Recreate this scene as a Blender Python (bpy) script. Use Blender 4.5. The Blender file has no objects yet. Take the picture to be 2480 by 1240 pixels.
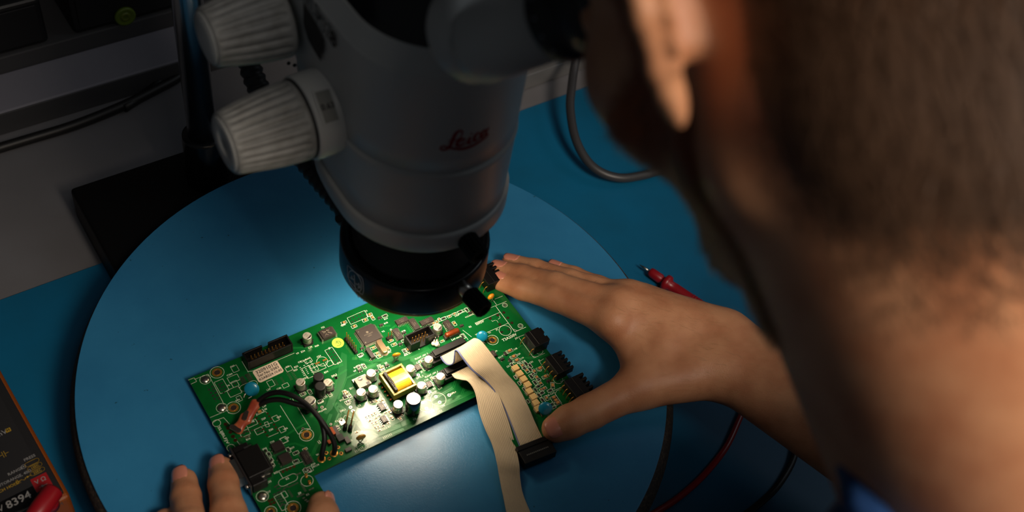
import bpy, math, random
import numpy as np
from mathutils import Vector, Matrix
random.seed(4); RNG = np.random.default_rng(4)
SC = bpy.context.scene
COL = SC.collection
# ------------------------------------------------------------------ camera (all lengths in millimetres, scaled by 0.001 on build)
FPX, PITCH, ROLL, DIST = 2750.0, math.radians(49.571), math.radians(11.040), 854.96
cp, sp = math.cos(PITCH), math.sin(PITCH)
CAM = np.array([0, -DIST*cp, DIST*sp]); FW = np.array([0, cp, -sp])
_r, _u = np.array([1., 0, 0]), np.array([0, sp, cp])
RT = _r*math.cos(ROLL)+_u*math.sin(ROLL); UP = -_r*math.sin(ROLL)+_u*math.cos(ROLL)
# turn everything so that the bench runs along x and the sitter is towards -y
_t = math.atan2(.6667, .7453); ZR = np.array([[math.cos(_t), math.sin(_t), 0], [-math.sin(_t), math.cos(_t), 0], [0, 0, 1]])
CAM, FW, RT, UP = ZR@CAM, ZR@FW, ZR@RT, ZR@UP
cd = bpy.data.cameras.new('camera'); cam = bpy.data.objects.new('camera', cd); COL.objects.link(cam)
cd.sensor_width = 36; cd.lens = FPX/2480*36; cd.clip_start = .02; cd.clip_end = 30
M = Matrix.Identity(4)
for i in range(3):
    M[i][0] = RT[i]; M[i][1] = UP[i]; M[i][2] = -FW[i]; M[i][3] = CAM[i]*.001
cam.matrix_world = M
cd.dof.use_dof = True; cd.dof.focus_distance = .80; cd.dof.aperture_fstop = 6.3
SC.camera = cam
SC.view_settings.view_transform = 'Standard'; SC.view_settings.look = 'None'
SC.view_settings.gamma = 1; SC.view_settings.use_curve_mapping = False
SC.view_settings.exposure = 0.0
# ------------------------------------------------------------------ measured frames
A3 = np.array([1., 0, 0]); B3 = np.array([0, -1., 0]); Z3 = np.array([0, 0, 1.])   # along the bench, towards the sitter, up
S0 = ZR@np.array([-60., -106., 0])                                                                   # foot of the microscope axis
def loc(a, b, z): return S0+A3*a+B3*b+Z3*z
def at(x, y, d): return CAM+d*(FW+(x-1240)/FPX*RT-(y-620)/FPX*UP)
def un(x, y, z=0.):
    d = FW+(x-1240)/FPX*RT-(y-620)/FPX*UP
    return CAM+(z-CAM[2])/d[2]*d
def atb(x, y, b):
    d = FW+(x-1240)/FPX*RT-(y-620)/FPX*UP
    t = (b-(CAM-S0)@B3)/(d@B3); return CAM+t*d
BENCH_Z = -45.
# ------------------------------------------------------------------ world and lights
w = bpy.data.worlds.new('world'); SC.world = w; w.use_nodes = True
w.node_tree.nodes['Background'].inputs[0].default_value = (.85, .92, 1, 1)
w.node_tree.nodes['Background'].inputs[1].default_value = .036
def area(name, p, target, size, power, col, size_y=None, spread=180):
    l = bpy.data.lights.new(name, 'AREA'); l.energy = power; l.color = col; l.size = size
    l.spread = math.radians(spread)
    if size_y: l.shape = 'RECTANGLE'; l.size_y = size_y
    o = bpy.data.objects.new(name, l); COL.objects.link(o); o.location = p
    o.rotation_euler = (Vector(target)-Vector(p)).to_track_quat('-Z', 'Y').to_euler(); return o
# dim room lights: a ceiling panel behind the sitter and a cooler one beyond the bench on the right
area('ceiling_light', tuple(ZR@np.array([.75, -1.0, 1.9])), tuple(loc(230, 190, 100)*.001), .7, .8, (1, .94, .88), spread=62)
area('room_light', tuple(ZR@np.array([1.3, .7, 1.5])), tuple(loc(0, 0, 0)*.001), .5, 1.7, (.85, .93, 1))
area('neck_fill', tuple(loc(60, 850, 980)*.001), tuple(loc(30, 330, 350)*.001), .3, 1.15, (1, .84, .68), spread=50)  # unseen fill light added behind the sitter to brighten the neck
RING = loc(0, 0, 100)
# ------------------------------------------------------------------ helpers
def lin(h):
    h = h.lstrip('#'); v = [int(h[i:i+2], 16)/255 for i in (0, 2, 4)]
    return tuple(c/12.92 if c <= .04045 else ((c+.055)/1.055)**2.4 for c in v)+(1,)
MATS = {}
def mat(name, col, rough=.5, metal=0., spec=.5, coat=0., emit=0., noise=None, bump=None, sss=0., alpha=None):
    m = bpy.data.materials.new(name); m.use_nodes = True; MATS[name] = m
    nt = m.node_tree; p = nt.nodes['Principled BSDF']
    c = lin(col) if isinstance(col, str) else tuple(col)+(1,)
    p.inputs['Base Color'].default_value = c; p.inputs['Roughness'].default_value = rough
    p.inputs['Metallic'].default_value = metal; p.inputs['Specular IOR Level'].default_value = spec
    p.inputs['Coat Weight'].default_value = coat; p.inputs['Coat Roughness'].default_value = .15
    if sss:
        p.inputs['Subsurface Weight'].default_value = sss; p.inputs['Subsurface Radius'].default_value = (.004, .0015, .0008)
        p.inputs['Subsurface Scale'].default_value = 1.
    if emit:
        p.inputs['Emission Color'].default_value = c; p.inputs['Emission Strength'].default_value = emit
    tc = None
    if noise or bump:
        tc = nt.nodes.new('ShaderNodeTexCoord')
    if noise:   # (scale per mm, second colour, contrast low, high)
        n = nt.nodes.new('ShaderNodeTexNoise'); n.inputs['Scale'].default_value = noise[0]*1000; n.inputs['Detail'].default_value = 5
        nt.links.new(tc.outputs['Object'], n.inputs['Vector'])
        r = nt.nodes.new('ShaderNodeValToRGB'); r.color_ramp.elements[0].position = noise[2]; r.color_ramp.elements[1].position = noise[3]
        r.color_ramp.elements[0].color = c; r.color_ramp.elements[1].color = lin(noise[1])
        nt.links.new(n.outputs['Fac'], r.inputs[0]); nt.links.new(r.outputs[0], p.inputs['Base Color'])
    if bump:    # (scale per mm, strength, distance mm)
        n = nt.nodes.new('ShaderNodeTexNoise'); n.inputs['Scale'].default_value = bump[0]*1000; n.inputs['Detail'].default_value = 3
        nt.links.new(tc.outputs['Object'], n.inputs['Vector'])
        b = nt.nodes.new('ShaderNodeBump'); b.inputs['Strength'].default_value = bump[1]; b.inputs['Distance'].default_value = bump[2]*.001
        nt.links.new(n.outputs['Fac'], b.inputs['Height']); nt.links.new(b.outputs[0], p.inputs['Normal'])
    return m
def frame(axis, ref=None):
    ax = np.asarray(axis, float); ax = ax/np.linalg.norm(ax)
    ref = np.array([0, 0, 1.]) if ref is None else np.asarray(ref, float)
    if abs(ax@ref)/np.linalg.norm(ref) > .97: ref = np.array([1., 0, 0])
    x = np.cross(ref, ax); x /= np.linalg.norm(x); y = np.cross(ax, x)
    return x, y, ax
class MB:
    def __init__(s): s.v = []; s.f = []; s.m = []; s.n = 0; s.sm = []
    def add(s, v, f, mi=0, smooth=False):
        v = np.asarray(v, float).reshape(-1, 3); k = s.n
        s.v.append(v); s.n += len(v)
        for q in f: s.f.append([i+k for i in q]); s.m.append(mi); s.sm.append(smooth)
        return s
    def box(s, c, sz, ax=None, mi=0, ch=0):
        c = np.asarray(c, float); X, Y, Z = ax if ax is not None else np.eye(3)
        hx, hy, hz = [t/2 for t in sz]
        if ch <= 0:
            v = [c+X*i*hx+Y*j*hy+Z*k*hz for k in (-1, 1) for j in (-1, 1) for i in (-1, 1)]
            return s.add(v, [(0, 2, 3, 1), (4, 5, 7, 6), (0, 1, 5, 4), (2, 6, 7, 3), (0, 4, 6, 2), (1, 3, 7, 5)], mi)
        # chamfered in plan and at the top
        pts = [(hx-ch, -hy), (hx, -hy+ch), (hx, hy-ch), (hx-ch, hy), (-hx+ch, hy), (-hx, hy-ch), (-hx, -hy+ch), (-hx+ch, -hy)]
        pi = [(hx-ch, -hy+ch), (hx-ch, -hy+ch), (hx-ch, hy-ch), (hx-ch, hy-ch), (-hx+ch, hy-ch), (-hx+ch, hy-ch), (-hx+ch, -hy+ch), (-hx+ch, -hy+ch)]
        pm = [((p[0]*1+q[0])/2, (p[1]+q[1])/2) for p, q in zip(pts, pi)]
        v = [c+X*p[0]+Y*p[1]-Z*hz for p in pts]+[c+X*p[0]+Y*p[1]+Z*(hz-ch) for p in pts]+[c+X*p[0]+Y*p[1]+Z*hz for p in pm]
        f = [tuple(range(7, -1, -1)), tuple(range(16, 24))]
        for r in (0, 8):
            for i in range(8): f.append((r+i, r+(i+1) % 8, r+8+(i+1) % 8, r+8+i))
        return s.add(v, f, mi)
    def prism(s, poly, z0, z1, mi=0, o=(0, 0, 0), ax=None, cap=True):
        X, Y, Z = ax if ax is not None else np.eye(3); o = np.asarray(o, float); n = len(poly)
        v = [o+X*p[0]+Y*p[1]+Z*z0 for p in poly]+[o+X*p[0]+Y*p[1]+Z*z1 for p in poly]
        f = [(i, (i+1) % n, n+(i+1) % n, n+i) for i in range(n)]
        if cap: f += [tuple(range(n-1, -1, -1)), tuple(range(n, 2*n))]
        return s.add(v, f, mi)
    def lathe(s, prof, o=(0, 0, 0), axis=(0, 0, 1), seg=32, mi=0, smooth=True, ref=None, rfun=None, cap=True):
        """prof: list of (radius, height along axis)"""
        x, y, z = frame(axis, ref); o = np.asarray(o, float); V = []
        th = np.arange(seg)*2*math.pi/seg
        for r, h in prof:
            rr = np.full(seg, float(r)) if rfun is None else rfun(r, h, th)
            V.append(o+z*h+np.outer(rr*np.cos(th), x)+np.outer(rr*np.sin(th), y))
        F = []
        for k in range(len(prof)-1):
            for i in range(seg):
                j = (i+1) % seg; F.append((k*seg+i, k*seg+j, (k+1)*seg+j, (k+1)*seg+i))
        s.add(np.concatenate(V), F, mi, smooth)
        n0 = s.n-len(prof)*seg
        if abs(prof[0][0]-prof[-1][0])+abs(prof[0][1]-prof[-1][1]) < 1e-6: cap = False
        if cap and prof[0][0] > 0: s.f.append([n0+i for i in range(seg-1, -1, -1)]); s.m.append(mi); s.sm.append(False)
        if cap and prof[-1][0] > 0: s.f.append([n0+(len(prof)-1)*seg+i for i in range(seg)]); s.m.append(mi); s.sm.append(False)
        return s
    def cyl(s, p0, p1, r0, r1=None, seg=16, mi=0, smooth=True):
        p0 = np.asarray(p0, float); p1 = np.asarray(p1, float); L = np.linalg.norm(p1-p0)
        return s.lathe([(r0, 0), (r1 if r1 is not None else r0, L)], p0, p1-p0, seg, mi, smooth)
    def tube(s, pts, r, seg=10, mi=0, sub=4, rf=None, caps=True):
        P = spline(pts, sub); n = len(P); T = np.gradient(P, axis=0); T /= np.linalg.norm(T, axis=1)[:, None]
        x, _, _ = frame(T[0]); V = []
        th = np.arange(seg)*2*math.pi/seg
        for i in range(n):
            x = x-T[i]*(x@T[i]); x /= np.linalg.norm(x); y = np.cross(T[i], x)
            rr = r if rf is None else r*rf(i/(n-1))
            V.append(P[i]+rr*(np.outer(np.cos(th), x)+np.outer(np.sin(th), y)))
        F = [(k*seg+i, k*seg+(i+1) % seg, (k+1)*seg+(i+1) % seg, (k+1)*seg+i) for k in range(n-1) for i in range(seg)]
        s.add(np.concatenate(V), F, mi, True)
        if caps:
            n0 = s.n-n*seg; s.f.append([n0+i for i in range(seg-1, -1, -1)]); s.m.append(mi); s.sm.append(False)
            s.f.append([n0+(n-1)*seg+i for i in range(seg)]); s.m.append(mi); s.sm.append(False)
        return s
    def torus(s, c, R, r, axis=(0, 0, 1), seg=24, rs=8, mi=0):
        prof = [(R+r*math.cos(t), r*math.sin(t)) for t in np.linspace(0, 2*math.pi, rs+1)]
        x, y, z = frame(axis); th = np.arange(seg)*2*math.pi/seg; V = []
        for rr, h in prof[:-1]: V.append(np.asarray(c, float)+z*h+rr*(np.outer(np.cos(th), x)+np.outer(np.sin(th), y)))
        F = [(k*seg+i, k*seg+(i+1) % seg, ((k+1) % rs)*seg+(i+1) % seg, ((k+1) % rs)*seg+i) for k in range(rs) for i in range(seg)]
        return s.add(np.concatenate(V), F, mi, True)
    def stroke(s, pts, w, o=(0, 0, 0), ax=None, t=.04, mi=0, closed=False):
        """a flat printed line through 2D points in the plane of ax"""
        X, Y, Z = ax if ax is not None else np.eye(3); o = np.asarray(o, float); P = [np.asarray(p, float) for p in pts]
        if closed: P = P+[P[0]]
        for p, q in zip(P[:-1], P[1:]):
            d = q-p; L = np.linalg.norm(d)
            if L < 1e-6: continue
            d = d/L; n = np.array([-d[1], d[0]])*w/2; e = d*w/2
            c = [p-e-n, q+e-n, q+e+n, p-e+n]
            s.add([o+X*k[0]+Y*k[1]+Z*t for k in c], [(0, 1, 2, 3)], mi)
        return s
    def ring(s, c, r0, r1, o=(0, 0, 0), ax=None, t=.04, mi=0, seg=20):
        X, Y, Z = ax if ax is not None else np.eye(3); o = np.asarray(o, float)
        th = np.arange(seg)*2*math.pi/seg
        f = lambda r: [o+X*(c[0]+r*math.cos(k))+Y*(c[1]+r*math.sin(k))+Z*t for k in th]
        return s.add(f(r0)+f(r1), [(i, (i+1) % seg, seg+(i+1) % seg, seg+i)[::-1] for i in range(seg)], mi)
    def disc(s, c, r, o=(0, 0, 0), ax=None, t=.04, mi=0, seg=16):
        X, Y, Z = ax if ax is not None else np.eye(3); o = np.asarray(o, float)
        return s.add([o+X*(c[0]+r*math.cos(k))+Y*(c[1]+r*math.sin(k))+Z*t for k in np.arange(seg)*2*math.pi/seg], [tuple(range(seg))], mi)
    def text(s, txt, c, size, ang=0., o=(0, 0, 0), ax=None, t=.05, mi=0, align='CENTER', bold=0., shear=0., sx=1.):
        X, Y, Z = ax if ax is not None else np.eye(3); o = np.asarray(o, float)
        V, F = glyphs(txt, align, bold)
        ca, sa = math.cos(math.radians(ang)), math.sin(math.radians(ang))
        x = (V[:, 0]+shear*V[:, 1])*size*sx; y = V[:, 1]*size
        u = c[0]+x*ca-y*sa; v = c[1]+x*sa+y*ca
        return s.add(o+np.outer(u, X)+np.outer(v, Y)+Z*t, F, mi)
    def mesh(s, name, mats, org=(0, 0, 0)):
        me = bpy.data.meshes.new(name); V = (np.concatenate(s.v)-np.asarray(org, float))*.001
        me.from_pydata(V.tolist(), [], s.f)
        for m in mats: me.materials.append(MATS[m] if isinstance(m, str) else m)
        me.polygons.foreach_set('material_index', s.m); me.polygons.foreach_set('use_smooth', s.sm); me.update(); return me
    def build(s, name, mats, parent=None, org=None, bevel=0, bseg=2):
        """vertices are world mm; the mesh is stored relative to org (default: the parent's place, or its own centre)"""
        mats = [mats] if not isinstance(mats, (list, tuple)) else mats
        if org is None: org = WORLD.get(parent.name, np.zeros(3)) if parent else np.concatenate(s.v).mean(0)
        me = s.mesh(name, mats, org); o = bpy.data.objects.new(name, me); COL.objects.link(o)
        if parent: o.parent = parent; o.location = (np.asarray(org)-WORLD[parent.name])*.001; WORLD[o.name] = np.asarray(org)
        else: o.location = np.asarray(org)*.001; WORLD[o.name] = np.asarray(org)
        if bevel:
            b = o.modifiers.new('bevel', 'BEVEL'); b.width = bevel*.001; b.segments = bseg; b.limit_method = 'ANGLE'; b.angle_limit = math.radians(40)
        return o
WORLD = {}
GL = {}
def glyphs(txt, align, bold):
    k = (txt, align, bold)
    if k not in GL:
        c = bpy.data.curves.new('t', 'FONT'); c.body = txt; c.size = 1; c.resolution_u = 2; c.offset = bold
        c.align_x = align; c.align_y = 'CENTER'
        o = bpy.data.objects.new('t', c); COL.objects.link(o)
        me = bpy.data.meshes.new_from_object(o.evaluated_get(bpy.context.evaluated_depsgraph_get()))
        V = np.zeros(len(me.vertices)*3); me.vertices.foreach_get('co', V)
        GL[k] = (V.reshape(-1, 3), [tuple(p.vertices) for p in me.polygons])
        bpy.data.objects.remove(o); bpy.data.meshes.remove(me); bpy.data.curves.remove(c)
    return GL[k]
def spline(pts, sub=6):
    P = np.asarray(pts, float)
    if len(P) < 3 or sub <= 1: return P
    Q = np.vstack([2*P[0]-P[1], P, 2*P[-1]-P[-2]]); out = []
    for i in range(1, len(Q)-2):
        for t in np.arange(sub)/sub:
            a, b, c, d = Q[i-1:i+3]
            out.append(.5*((2*b)+(-a+c)*t+(2*a-5*b+4*c-d)*t*t+(-a+3*b-3*c+d)*t**3))
    out.append(P[-1]); return np.array(out)
def empty(name, p, label=None, cat=None, group=None, rotz=0.):
    o = bpy.data.objects.new(name, None); COL.objects.link(o); o.location = np.asarray(p, float)*.001
    o.rotation_euler = (0, 0, rotz); o.empty_display_size = .01; WORLD[o.name] = np.asarray(p, float)
    if label: tag(o, label, cat, group)
    return o
def tag(o, label=None, cat=None, group=None, kind=None):
    if label: o['label'] = label
    if cat: o['category'] = cat
    if group: o['group'] = group
    if kind: o['kind'] = kind
    return o
# ------------------------------------------------------------------ materials
mat('bench_blue', '#045a80', .45, noise=(.02, '#065476', .35, .7), bump=(.8, .12, .2))
mat('disc_edge', '#1b1512', .8, noise=(.5, '#46392c', .45, .75), bump=(.6, .5, .5))
mat('wall_grey', '#5c5b5f', .7); mat('bench_grey', '#6a6a6e', .45, noise=(.01, '#5f5e60', .3, .7)); mat('rail_metal', '#8a8a8a', .35, metal=.6); mat('trunk_grey', '#77767f', .6); mat('trunk_dark', '#3a3a3c', .6)
mat('scope_white', '#b6b7b4', .38, spec=.4, bump=(2.5, .05, .1)); mat('scope_knob', '#949491', .5, noise=(.15, '#7a7974', .4, .8))
mat('black_gloss', '#0a0a0c', .28); mat('black_matt', '#0b0b0d', .55); mat('black_paint', '#050506', .55, spec=.2, bump=(1.5, .1, .1))
mat('chrome', '#9a9ea4', .25, metal=1); mat('steel', '#b0aca4', .3, metal=1); mat('grey_print', '#6d6f78', .6)
mat('dark_print', '#2e2e30', .6); mat('emblem_print', '#b4b7bf', .5); mat('logo_red', '#8c0f12', .5); mat('black_print', '#0c0c0c', .6)
mat('pcb', '#085523', .2, spec=.28, noise=(.05, '#06471c', .35, .7), coat=.08)
mat('pcb_trace', '#16702f', .25, spec=.6, coat=.3); mat('pcb_pour', '#0a5a26', .25, spec=.6, coat=.3); mat('pcb_side', '#2e4a1e', .6)
mat('silk', '#d9dcc8', .6); mat('gold', '#b8863c', .3, metal=.75); mat('copper', '#b9744e', .3, metal=1); mat('solder', '#b8b2a4', .3, metal=1)
mat('cap_alu', '#cfc8b8', .3, metal=.85, bump=(1.2, .1, .05)); mat('cap_top', '#d8d2c2', .3, metal=.6); mat('plastic_black', '#0a0807', .45, spec=.35); mat('chip_black', '#2b2320', .45)
mat('hole', '#1a0e06', .9); mat('tan_cap', '#a8753c', .45); mat('beige_cap', '#c9a86e', .45); mat('res_black', '#241c18', .35)
mat('ribbon', '#b9a78c', .5, spec=.4); mat('ribbon_blue', '#5a6288', .5); mat('tape_yellow', '#e8b92c', .28, coat=.4, noise=(.4, '#d49c1c', .4, .8)); mat('core_yellow', '#8a7a22', .35, coat=.3)
mat('disc_cap_blue', '#0d7896', .28, coat=.4); mat('drop_orange', '#d88a18', .3, coat=.4); mat('drop_mustard', '#a0782a', .3, coat=.4); mat('crystal_metal', '#b89c78', .28, metal=1)
mat('film_copper', '#8e3f1a', .3, metal=.6, coat=.3); mat('white_plastic', '#ded8c2', .5); mat('tab_grey', '#7d7466', .4, metal=.5)
mat('sticker_green', '#9ac83a', .6); mat('label_paper', '#cbb9a4', .6); mat('ink', '#141414', .7)
mat('wire_black', '#0b0909', .5); mat('shrink_red', '#8e3a26', .35, coat=.3, noise=(.15, '#b0603a', .4, .7)); mat('red_plastic', '#86101a', .35); mat('cable_red', '#8c0c14', .35)
mat('cable_grey', '#303032', .45); mat('meter_black', '#1c1c1e', .5); mat('meter_orange', '#7c3c0c', .5); mat('meter_yellow', '#96791e', .5); mat('meter_white', '#808080', .5); mat('meter_red', '#8a1218', .5)
mat('gear_black', '#060607', .5); mat('knob_lime', '#566a10', .4); mat('knob_olive', '#5a6410', .4); mat('case_grey', '#57575a', .55)
mat('steel_dark', '#4a4646', .35, metal=.8); mat('sleeve_black', '#0e0d0e', .22, coat=.4); mat('cap_top_bright', '#dcdcd8', .35, metal=.5)
def skin_mat(name, c1, c2, c3):
    m = mat(name, c1, .48, spec=.35, sss=.08); nt = m.node_tree; p = nt.nodes['Principled BSDF']; tc = nt.nodes.new('ShaderNodeTexCoord')
    n = nt.nodes.new('ShaderNodeTexNoise'); n.inputs['Scale'].default_value = 45; n.inputs['Detail'].default_value = 6
    r = nt.nodes.new('ShaderNodeValToRGB'); r.color_ramp.elements[0].position = .38; r.color_ramp.elements[1].position = .66
    r.color_ramp.elements[0].color = lin(c1); r.color_ramp.elements[1].color = lin(c2)
    nt.links.new(tc.outputs['Object'], n.inputs['Vector']); nt.links.new(n.outputs['Fac'], r.inputs[0])
    a = nt.nodes.new('ShaderNodeAttribute'); a.attribute_name = 'hairy'; mx = nt.nodes.new('ShaderNodeMixRGB'); mx.inputs[2].default_value = lin(c3)
    nt.links.new(a.outputs['Fac'], mx.inputs[0]); nt.links.new(r.outputs[0], mx.inputs[1]); nt.links.new(mx.outputs[0], p.inputs['Base Color'])
    b1 = nt.nodes.new('ShaderNodeTexNoise'); b1.inputs['Scale'].default_value = 900; b1.inputs['Detail'].default_value = 4
    b2 = nt.nodes.new('ShaderNodeTexVoronoi'); b2.inputs['Scale'].default_value = 700; b2.feature = 'DISTANCE_TO_EDGE'
    ad = nt.nodes.new('ShaderNodeMath'); ad.operation = 'ADD'; nt.links.new(b1.outputs['Fac'], ad.inputs[0]); nt.links.new(b2.outputs['Distance'], ad.inputs[1])
    nt.links.new(tc.outputs['Object'], b1.inputs['Vector']); nt.links.new(tc.outputs['Object'], b2.inputs['Vector'])
    b = nt.nodes.new('ShaderNodeBump'); b.inputs['Strength'].default_value = .35; b.inputs['Distance'].default_value = .00035
    nt.links.new(ad.outputs[0], b.inputs['Height']); nt.links.new(b.outputs[0], p.inputs['Normal'])
skin_mat('skin', '#bd8864', '#aa7150', '#553322')
mat('nail', '#c8826c', .25, coat=.3); mat('nail_tip', '#d8b49a', .3); mat('hair_dark', '#4c3626', .5); mat('hair_beard', '#8e4a22', .5); mat('hair_fine', '#a07a50', .5)
mat('shirt_blue', '#07386e', .8, bump=(1.5, .3, .3)); mat('eye_white', '#c8c0b8', .2)
mat('lens_glass', '#05050a', .05, coat=1.)
def bumpy_blue():
    m = mat('disc_blue', '#2a6f99', .31, spec=.42); nt = m.node_tree; p = nt.nodes['Principled BSDF']
    tc = nt.nodes.new('ShaderNodeTexCoord')
    w_ = nt.nodes.new('ShaderNodeTexNoise'); w_.inputs['Scale'].default_value = 900; w_.inputs['Detail'].default_value = 1; w_.inputs['Distortion'].default_value = 1.2
    b = nt.nodes.new('ShaderNodeBump'); b.inputs['Strength'].default_value = .30; b.inputs['Distance'].default_value = .00022
    nt.links.new(tc.outputs['Object'], w_.inputs['Vector']); nt.links.new(w_.outputs['Fac'], b.inputs['Height']); nt.links.new(b.outputs[0], p.inputs['Normal'])
    n = nt.nodes.new('ShaderNodeTexNoise'); n.inputs['Scale'].default_value = 14; n.inputs['Detail'].default_value = 8; n.inputs['Roughness'].default_value = .7
    r = nt.nodes.new('ShaderNodeValToRGB'); r.color_ramp.elements[0].color = lin('#276992'); r.color_ramp.elements[1].color = lin('#2e749d')
    r.color_ramp.elements[0].position = .35; r.color_ramp.elements[1].position = .7
    nt.links.new(tc.outputs['Object'], n.inputs['Vector']); nt.links.new(n.outputs['Fac'], r.inputs[0])
    # sparse dark specks and scratches
    v = nt.nodes.new('ShaderNodeTexNoise'); v.inputs['Scale'].default_value = 260; v.inputs['Detail'].default_value = 2
    r2 = nt.nodes.new('ShaderNodeValToRGB'); r2.color_ramp.elements[0].position = .74; r2.color_ramp.elements[1].position = .80
    mx = nt.nodes.new('ShaderNodeMixRGB'); mx.inputs[2].default_value = lin('#1c4456')
    nt.links.new(tc.outputs['Object'], v.inputs['Vector']); nt.links.new(v.outputs['Fac'], r2.inputs[0]); nt.links.new(r2.outputs[0], mx.inputs[0])
    nt.links.new(r.outputs[0], mx.inputs[1]); nt.links.new(mx.outputs[0], p.inputs['Base Color'])
bumpy_blue()
AX = (A3, B3*-1, Z3)     # right-handed bench frame
# ------------------------------------------------------------------ setting
WALLB = -500.
f = MB(); f.box(loc(120, 60, -760), (2600, 2200, 20), AX); tag(f.build('floor', mat('floor_grey', '#3c3c40', .7)), kind='structure')
f = MB(); f.box(loc(120, WALLB-10, 200), (2600, 20, 1900), AX); tag(f.build('wall_back', 'wall_grey'), kind='structure')
bench = empty('workbench', loc(120, -130, -750), 'pale grey workbench top along the wall, bare behind the blue mat', 'workbench')
f = MB(); f.box(loc(120, -130, -61.5), (1600, 740, 30), AX); f.build('bench_top', 'bench_grey', bench, bevel=1.5)
for a in (-620, 860):
    for b in (-450, 190):
        f = MB(); f.box(loc(a, b, -413), (50, 50, 674), AX); f.build('leg', 'trunk_dark', bench)
f = MB(); f.box(loc(120, (-207+236)/2, -45.75), (1560, 443, 1.5), AX); tag(f.build('bench_mat', 'bench_blue', bevel=.5), 'large flat blue mat covering the front of the bench', 'mat')
# cable trunking along the back of the bench, upper left
tr = empty('cable_trunking', loc(-300, -395, -46.5), 'long grey cable trunking with pale lid behind the black cable', 'trunking')
f = MB(); f.box(loc(-270, -395, -35.2), (860, 45, 22.6), AX); f.build('trunking_body', 'trunk_grey', tr, bevel=1.5)
f = MB(); f.box(loc(-270, -371.9, -35.4), (860, 1.4, 21), AX); f.build('front_cover', 'trunk_dark', tr, bevel=.5)
f = MB(); f.box(loc(-270, -458, -27.5), (860, 81, 38.5), AX); f.build('rear_step', 'trunk_dark', tr, bevel=1)
def gear(a0, a1, h, d, label, extra=None, name='instrument'):
    z0 = -8.; b0 = -420-d
    g = empty(name, loc((a0+a1)/2, b0+d/2, z0), label, 'instrument')
    m = MB(); m.box(loc((a0+a1)/2, b0+d/2, z0+h/2+.2), (a1-a0, d, h), AX); m.build('case', 'gear_black', g, bevel=4, bseg=3)
    m = MB(); m.box(loc((a0+a1)/2, b0+d+.5, z0+h/2), (a1-a0-10, 1.2, h-10), AX); m.build('front_panel', 'black_matt', g, bevel=.5)
    if extra: extra(g)
def lime(g):
    P = atb(302, 38, -419); m = MB(); m.lathe([(8.5, 0), (9, 1), (9, 3), (7.5, 4), (6, 3), (5.5, 3)], P-B3*1, B3, 28); m.build('socket_ring', 'knob_lime', g)
    m = MB(); m.lathe([(4.5, 0), (4.5, 3.2), (2.5, 4.2), (2, 2.5), (0, 2.5)], P-B3*1, B3, 20); m.build('socket_centre', 'knob_olive', g)
def aof(x, y, b): return float((atb(x, y, b)-S0)@A3)
A_l = aof(122, 105, -420); A_m = aof(183, 85, -420)
gear(A_l-240, A_l, 46, 40, 'black boxy instrument at far left behind the trunking')
gear(A_m, A_m+170, 70, 60, 'black instrument with lime green round socket behind the trunking', lime)
# black cable lying on the grey bench in front of the trunking
cz = -41.5; m = MB(); m.tube([un(x, y, cz) for x, y in ((-120, 392), (-60, 378), (0, 358), (60, 340), (180, 303), (300, 255), (380, 215), (430, 188), (480, 150), (560, 120))], 4.2, 10, sub=5)
m.tube([un(x, y, cz-.5) for x, y in ((300, 262), (360, 222), (400, 186), (440, 150), (500, 120))], 4, 10, sub=5)
tag(m.build('cable', 'wire_black'), 'thick black cable lying on the grey bench in front of the trunking', 'cable')
# ribbed rail on the bench at the right
rl = empty('power_rail', loc(260, -245, -46.5), 'ribbed grey metal rail on the bench right of the microscope', 'rail')
ag = float((un(1268, 222, -40)-S0)@A3)
m = MB(); m.box(loc(ag+132, -249, -37), (260, 40, 17), AX)
for k in range(5): m.box(loc(ag+132, -236-k*7, -26.5), (260, 3.4, 5), AX)
m.build('ribbed_rail', 'rail_metal', rl, bevel=.6)
m = MB(); m.box(loc(ag-62, -249, -33.5), (120, 44, 24), AX); m.build('end_housing', 'case_grey', rl, bevel=6, bseg=4)
# instrument case standing on the bench, right
p = un(1452, 196, BENCH_Z+3); q = p-S0; a0, b0 = float(q@A3), float(q@B3)
ic = empty('instrument_case', loc(a0+60, b0+65, BENCH_Z), 'grey instrument case on black feet behind the person\'s cheek', 'case')
m = MB(); m.box(loc(a0+60, b0+65, BENCH_Z+5+20), (120, 130, 40), AX); m.build('case_body', 'case_grey', ic, bevel=3)
m = MB(); m.box(loc(a0+61, b0+65, BENCH_Z+2.5), (116, 126, 5), AX); m.build('base_strip', 'black_matt', ic)  # thin black strip below the grey case
# ------------------------------------------------------------------ blue rotating disc
DC = ZR@np.array([-74.2, -115.1, 0]); DR = 199.4
dk = empty('turntable', DC-Z3*14, 'large round blue turntable plate with dark rim under the circuit board', 'turntable')
m = MB(); m.lathe([(DR-1, -3), (DR, -1), (DR, -.15), (DR-.3, 0)], DC, Z3, 160); m.build('blue_top', 'disc_blue', dk)
m = MB(); m.lathe([(150, -12), (DR+4.5, -12), (DR+5.5, -9), (DR+3, -5), (DR+.2, -.9), (DR-4, -1.5)], DC+ZR@np.array([1.2, 0, 0]), Z3, 160); m.build('dark_rim', 'disc_edge', dk)
m = MB(); m.lathe([(60, -40), (60, -12)], DC, Z3, 48); m.build('pivot_plate', 'black_paint', dk)
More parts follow.
